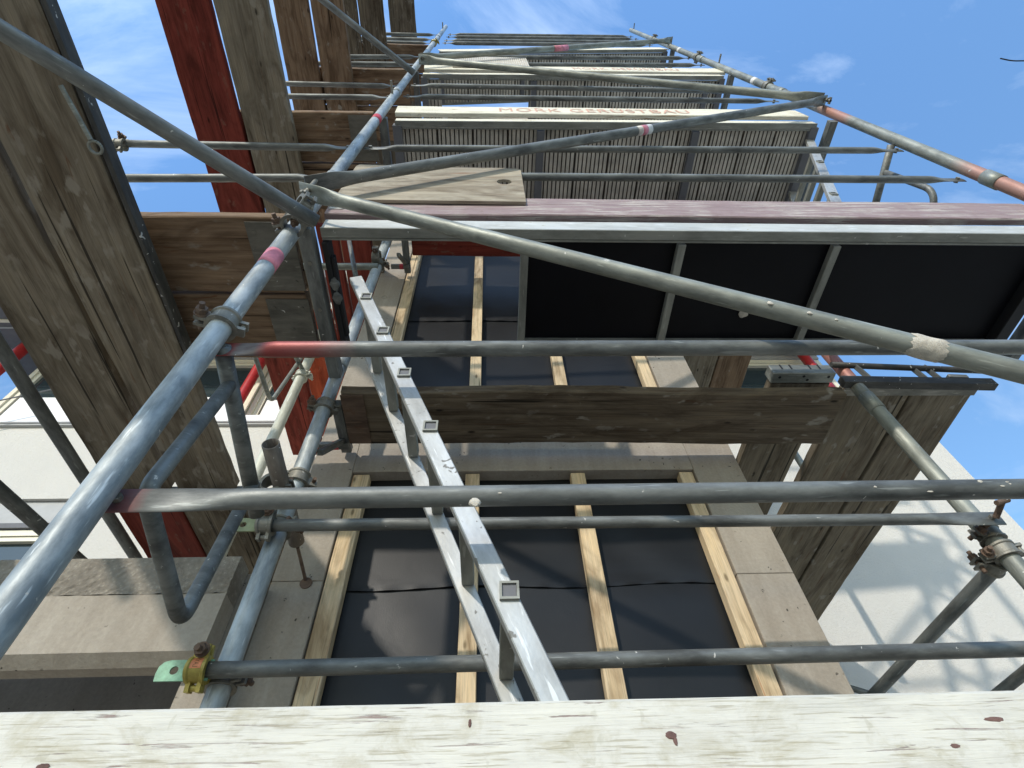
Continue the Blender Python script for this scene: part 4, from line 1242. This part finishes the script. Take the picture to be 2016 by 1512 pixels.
# end transom of the large left planks and ledgers
tag(beam("transom", (-1.66, 1.842, 1.655), (-1.05, 1.842, 1.655), .022, .04, M_STEEL), "steel transom under the far end of the large left planks", "transom", TG)
tag(tube("ledger_tube", (-1.66, .2, 1.615), (-1.66, 3.2, 1.600), .0235, M_STEEL), "dark ledger tube running down the left edge beside the big planks", "tube", "ledger tubes of the left cross scaffold")
tag(tube("ledger_tube", (-1.64, .9, 1.22), (-1.64, 2.15, 1.40), .0235, M_STEEL), "dark tube in the lower left corner in front of the grey shutter box", "tube", "ledger tubes of the left cross scaffold")
coupler((-1.64, 1.80, 1.325), (0, 1, .1), (1, 0, .3), .0235, "small dark clamp peeping out right of the near upright above the parapet")
lpn = empty("lynch_pin", (-1.05, .3, 1.60)); tag(lpn, "small eye ended pin hanging beside the large left plank", "pin")
bm = bmesh.new()
N = 20
for j in range(N):
    t0, t1_ = 2 * math.pi * j / N, 2 * math.pi * (j + 1) / N
    bm_cyl(bm, (.017 * math.cos(t0), .017 * math.sin(t0), 0), (.017 * math.cos(t1_), .017 * math.sin(t1_), 0), .004, 8)
bm_cyl(bm, (-.004, -.02, 0), (-.03, -.15, .01), .006)
link("pin", bm, M_PALE, lpn, Matrix.Translation((-1.083, .415, 1.63)))

# ================================================================== CONSOLE PLANKS in front of the facade
cp1 = board((-.560, 1.415, 1.66), (1.40, 1.415, 1.645), .268, .045, M_WOOD_D, "dark stained console plank across the middle between the two windows", "console planks close to the facade", warp=.004)
cp2 = board((-.49, 1.35, 3.37), (2.0, 1.35, 3.37), .28, .045, M_WOOD_RED, "dark red console plank above the upper window", "console planks close to the facade")
def bracket(x, z, label):
    root = empty("console_bracket", (x, 1.35, z)); tag(root, label, "bracket", "steel console brackets")
    beam("arm", (x, 1.345, z), (x, 1.60, z), .04, .035, M_STEEL, root)
    beam("strut", (x - .005, 1.36, z - .26), (x - .005, 1.53, z - .02), .022, .022, M_STEEL, root)
    beam("shoe", (x - .10, 1.545, z - .03), (x + .02, 1.545, z - .03), .03, .02, M_STEEL, root)
    beam("red_mark", (x - .045, 1.545, z - .0305), (x - .02, 1.545, z - .0305), .0315, .0215, M_TAPE_RED, root)
bracket(-.585, 1.655, "steel console bracket with a red mark under the left end of the dark plank")
bracket(-.53, 3.33, "steel console bracket with a red mark under the dark red plank")
pf = empty("plank_fitting", (-.5, 1.415, 1.63)); tag(pf, "rusty steel end plate of the dark console plank", "fitting", "steel end fittings of the planks")
box("plate", -.562, -.475, 1.292, 1.540, 1.6325, 1.6365, M_RUST, pf, .001)

# ================================================================== RIGHT CROSS SCAFFOLD
RGp = "planks of the right cross deck"
def rboard(x0, x1, y0, y1, z, mat, label):
    return board(((x0 + x1) / 2, y0, z + .022), ((x0 + x1) / 2, y1, z + .022), x1 - x0, .045, mat, label, RGp)
rboard(1.497, 1.785, 1.345, 3.25, 1.75, M_WOOD_P, "brown plank of the right lower deck nearest the pillar")
rboard(1.800, 2.068, 1.345, 3.25, 1.75, M_WOOD_P, "brown plank of the right lower deck next to the sky")
rboard(1.168, 1.418, 1.33, 3.25, 1.75, M_WOOD_P, "narrow brown plank between the concrete pillar and the right deck")
rboard(1.49, 1.745, 1.3, 3.3, 3.36, M_WOOD, "higher brown plank behind the right pillar, left one")
rboard(1.753, 2.01, 1.3, 3.3, 3.36, M_WOOD_R, "higher brown plank behind the right pillar, right one")
pe = empty("plank_fitting", (1.3, 1.3, 1.75)); tag(pe, "slotted grey steel end cap on the narrow right plank", "fitting", "steel end fittings of the planks")
bm = bmesh.new(); bm_box(bm, 0, .262, 0, .05, 0, .062); bevel(bm, .003)
link("cap", bm, M_PALE, pe, Matrix.Translation((1.162, 1.275, 1.748)))
bm = bmesh.new()
for q in (.045, .085, .165, .205): bm_box(bm, q, q + .006, -.0015, .0005, .030, .0605)
link("slots", bm, M_BLACK, pe, Matrix.Translation((1.162, 1.275, 1.748)))
bm = bmesh.new()
for q, yy in ((.03, .02), (.13, .015), (.15, .033), (.235, .018)): bm_cyl(bm, (q, yy, -.001), (q, yy, .001), .006, 10)
link("holes", bm, M_BLACK, pe, Matrix.Translation((1.162, 1.275, 1.748)))
tr = empty("transom", (1.5, 1.31, 1.76)); tag(tr, "long dark double transom carrying the right wooden deck", "transom", TG)
beam("lower_beam", (1.46, 1.318, 1.748), (2.10, 1.318, 1.728), .034, .045, M_DARKSTRIP, tr)
tube("upper_tube", (1.46, 1.30, 1.845), (2.10, 1.30, 1.80), .013, M_DARKSTRIP, tr)
for xx in (1.56, 1.80, 1.86):
    beam("web", (xx, 1.30, 1.835), (xx + .035, 1.318, 1.765), .02, .02, M_STEEL, tr)
beam("sleeve", (1.94, 1.318, 1.78), (2.02, 1.318, 1.775), .02, .02, M_STEEL, tr)
tag(beam("plank_end_plate", (1.49, 1.365, 1.7470), (2.07, 1.365, 1.7470), .05, .004, M_CLAMP, bv=.0005), "worn steel strip over the near ends of the right planks", "fitting", "steel end fittings of the planks")
rail((1.545, 1.36, .930), (1.545, 2.30, .930), .021, M_STEEL, "dark depth rail running back from the right inner upright", f0=0, f1=0, group="rails of the right cross scaffold", name="depth_rail")
rail((2.11, 1.36, .945), (2.11, 2.6, .945), .021, M_STEEL, "dark depth rail cut by the lower right edge of the picture", f0=0, f1=0, group="rails of the right cross scaffold", name="depth_rail")
rail((1.46, 2.30, .975), (1.95, 2.30, .80), .012, M_STEEL, "short dark tube just above the white board at the right", f0=0, f1=0, group="rails of the right cross scaffold", name="depth_rail")
# tubes leaving the right upright
rail((1.70, 1.28, 1.73), (2.3, .90, .95), .022, M_PALE, "pale green tube leaving the picture behind the mortar wrapped brace", f0=0, f1=0, group="rails of the right cross scaffold", name="depth_rail") if False else None
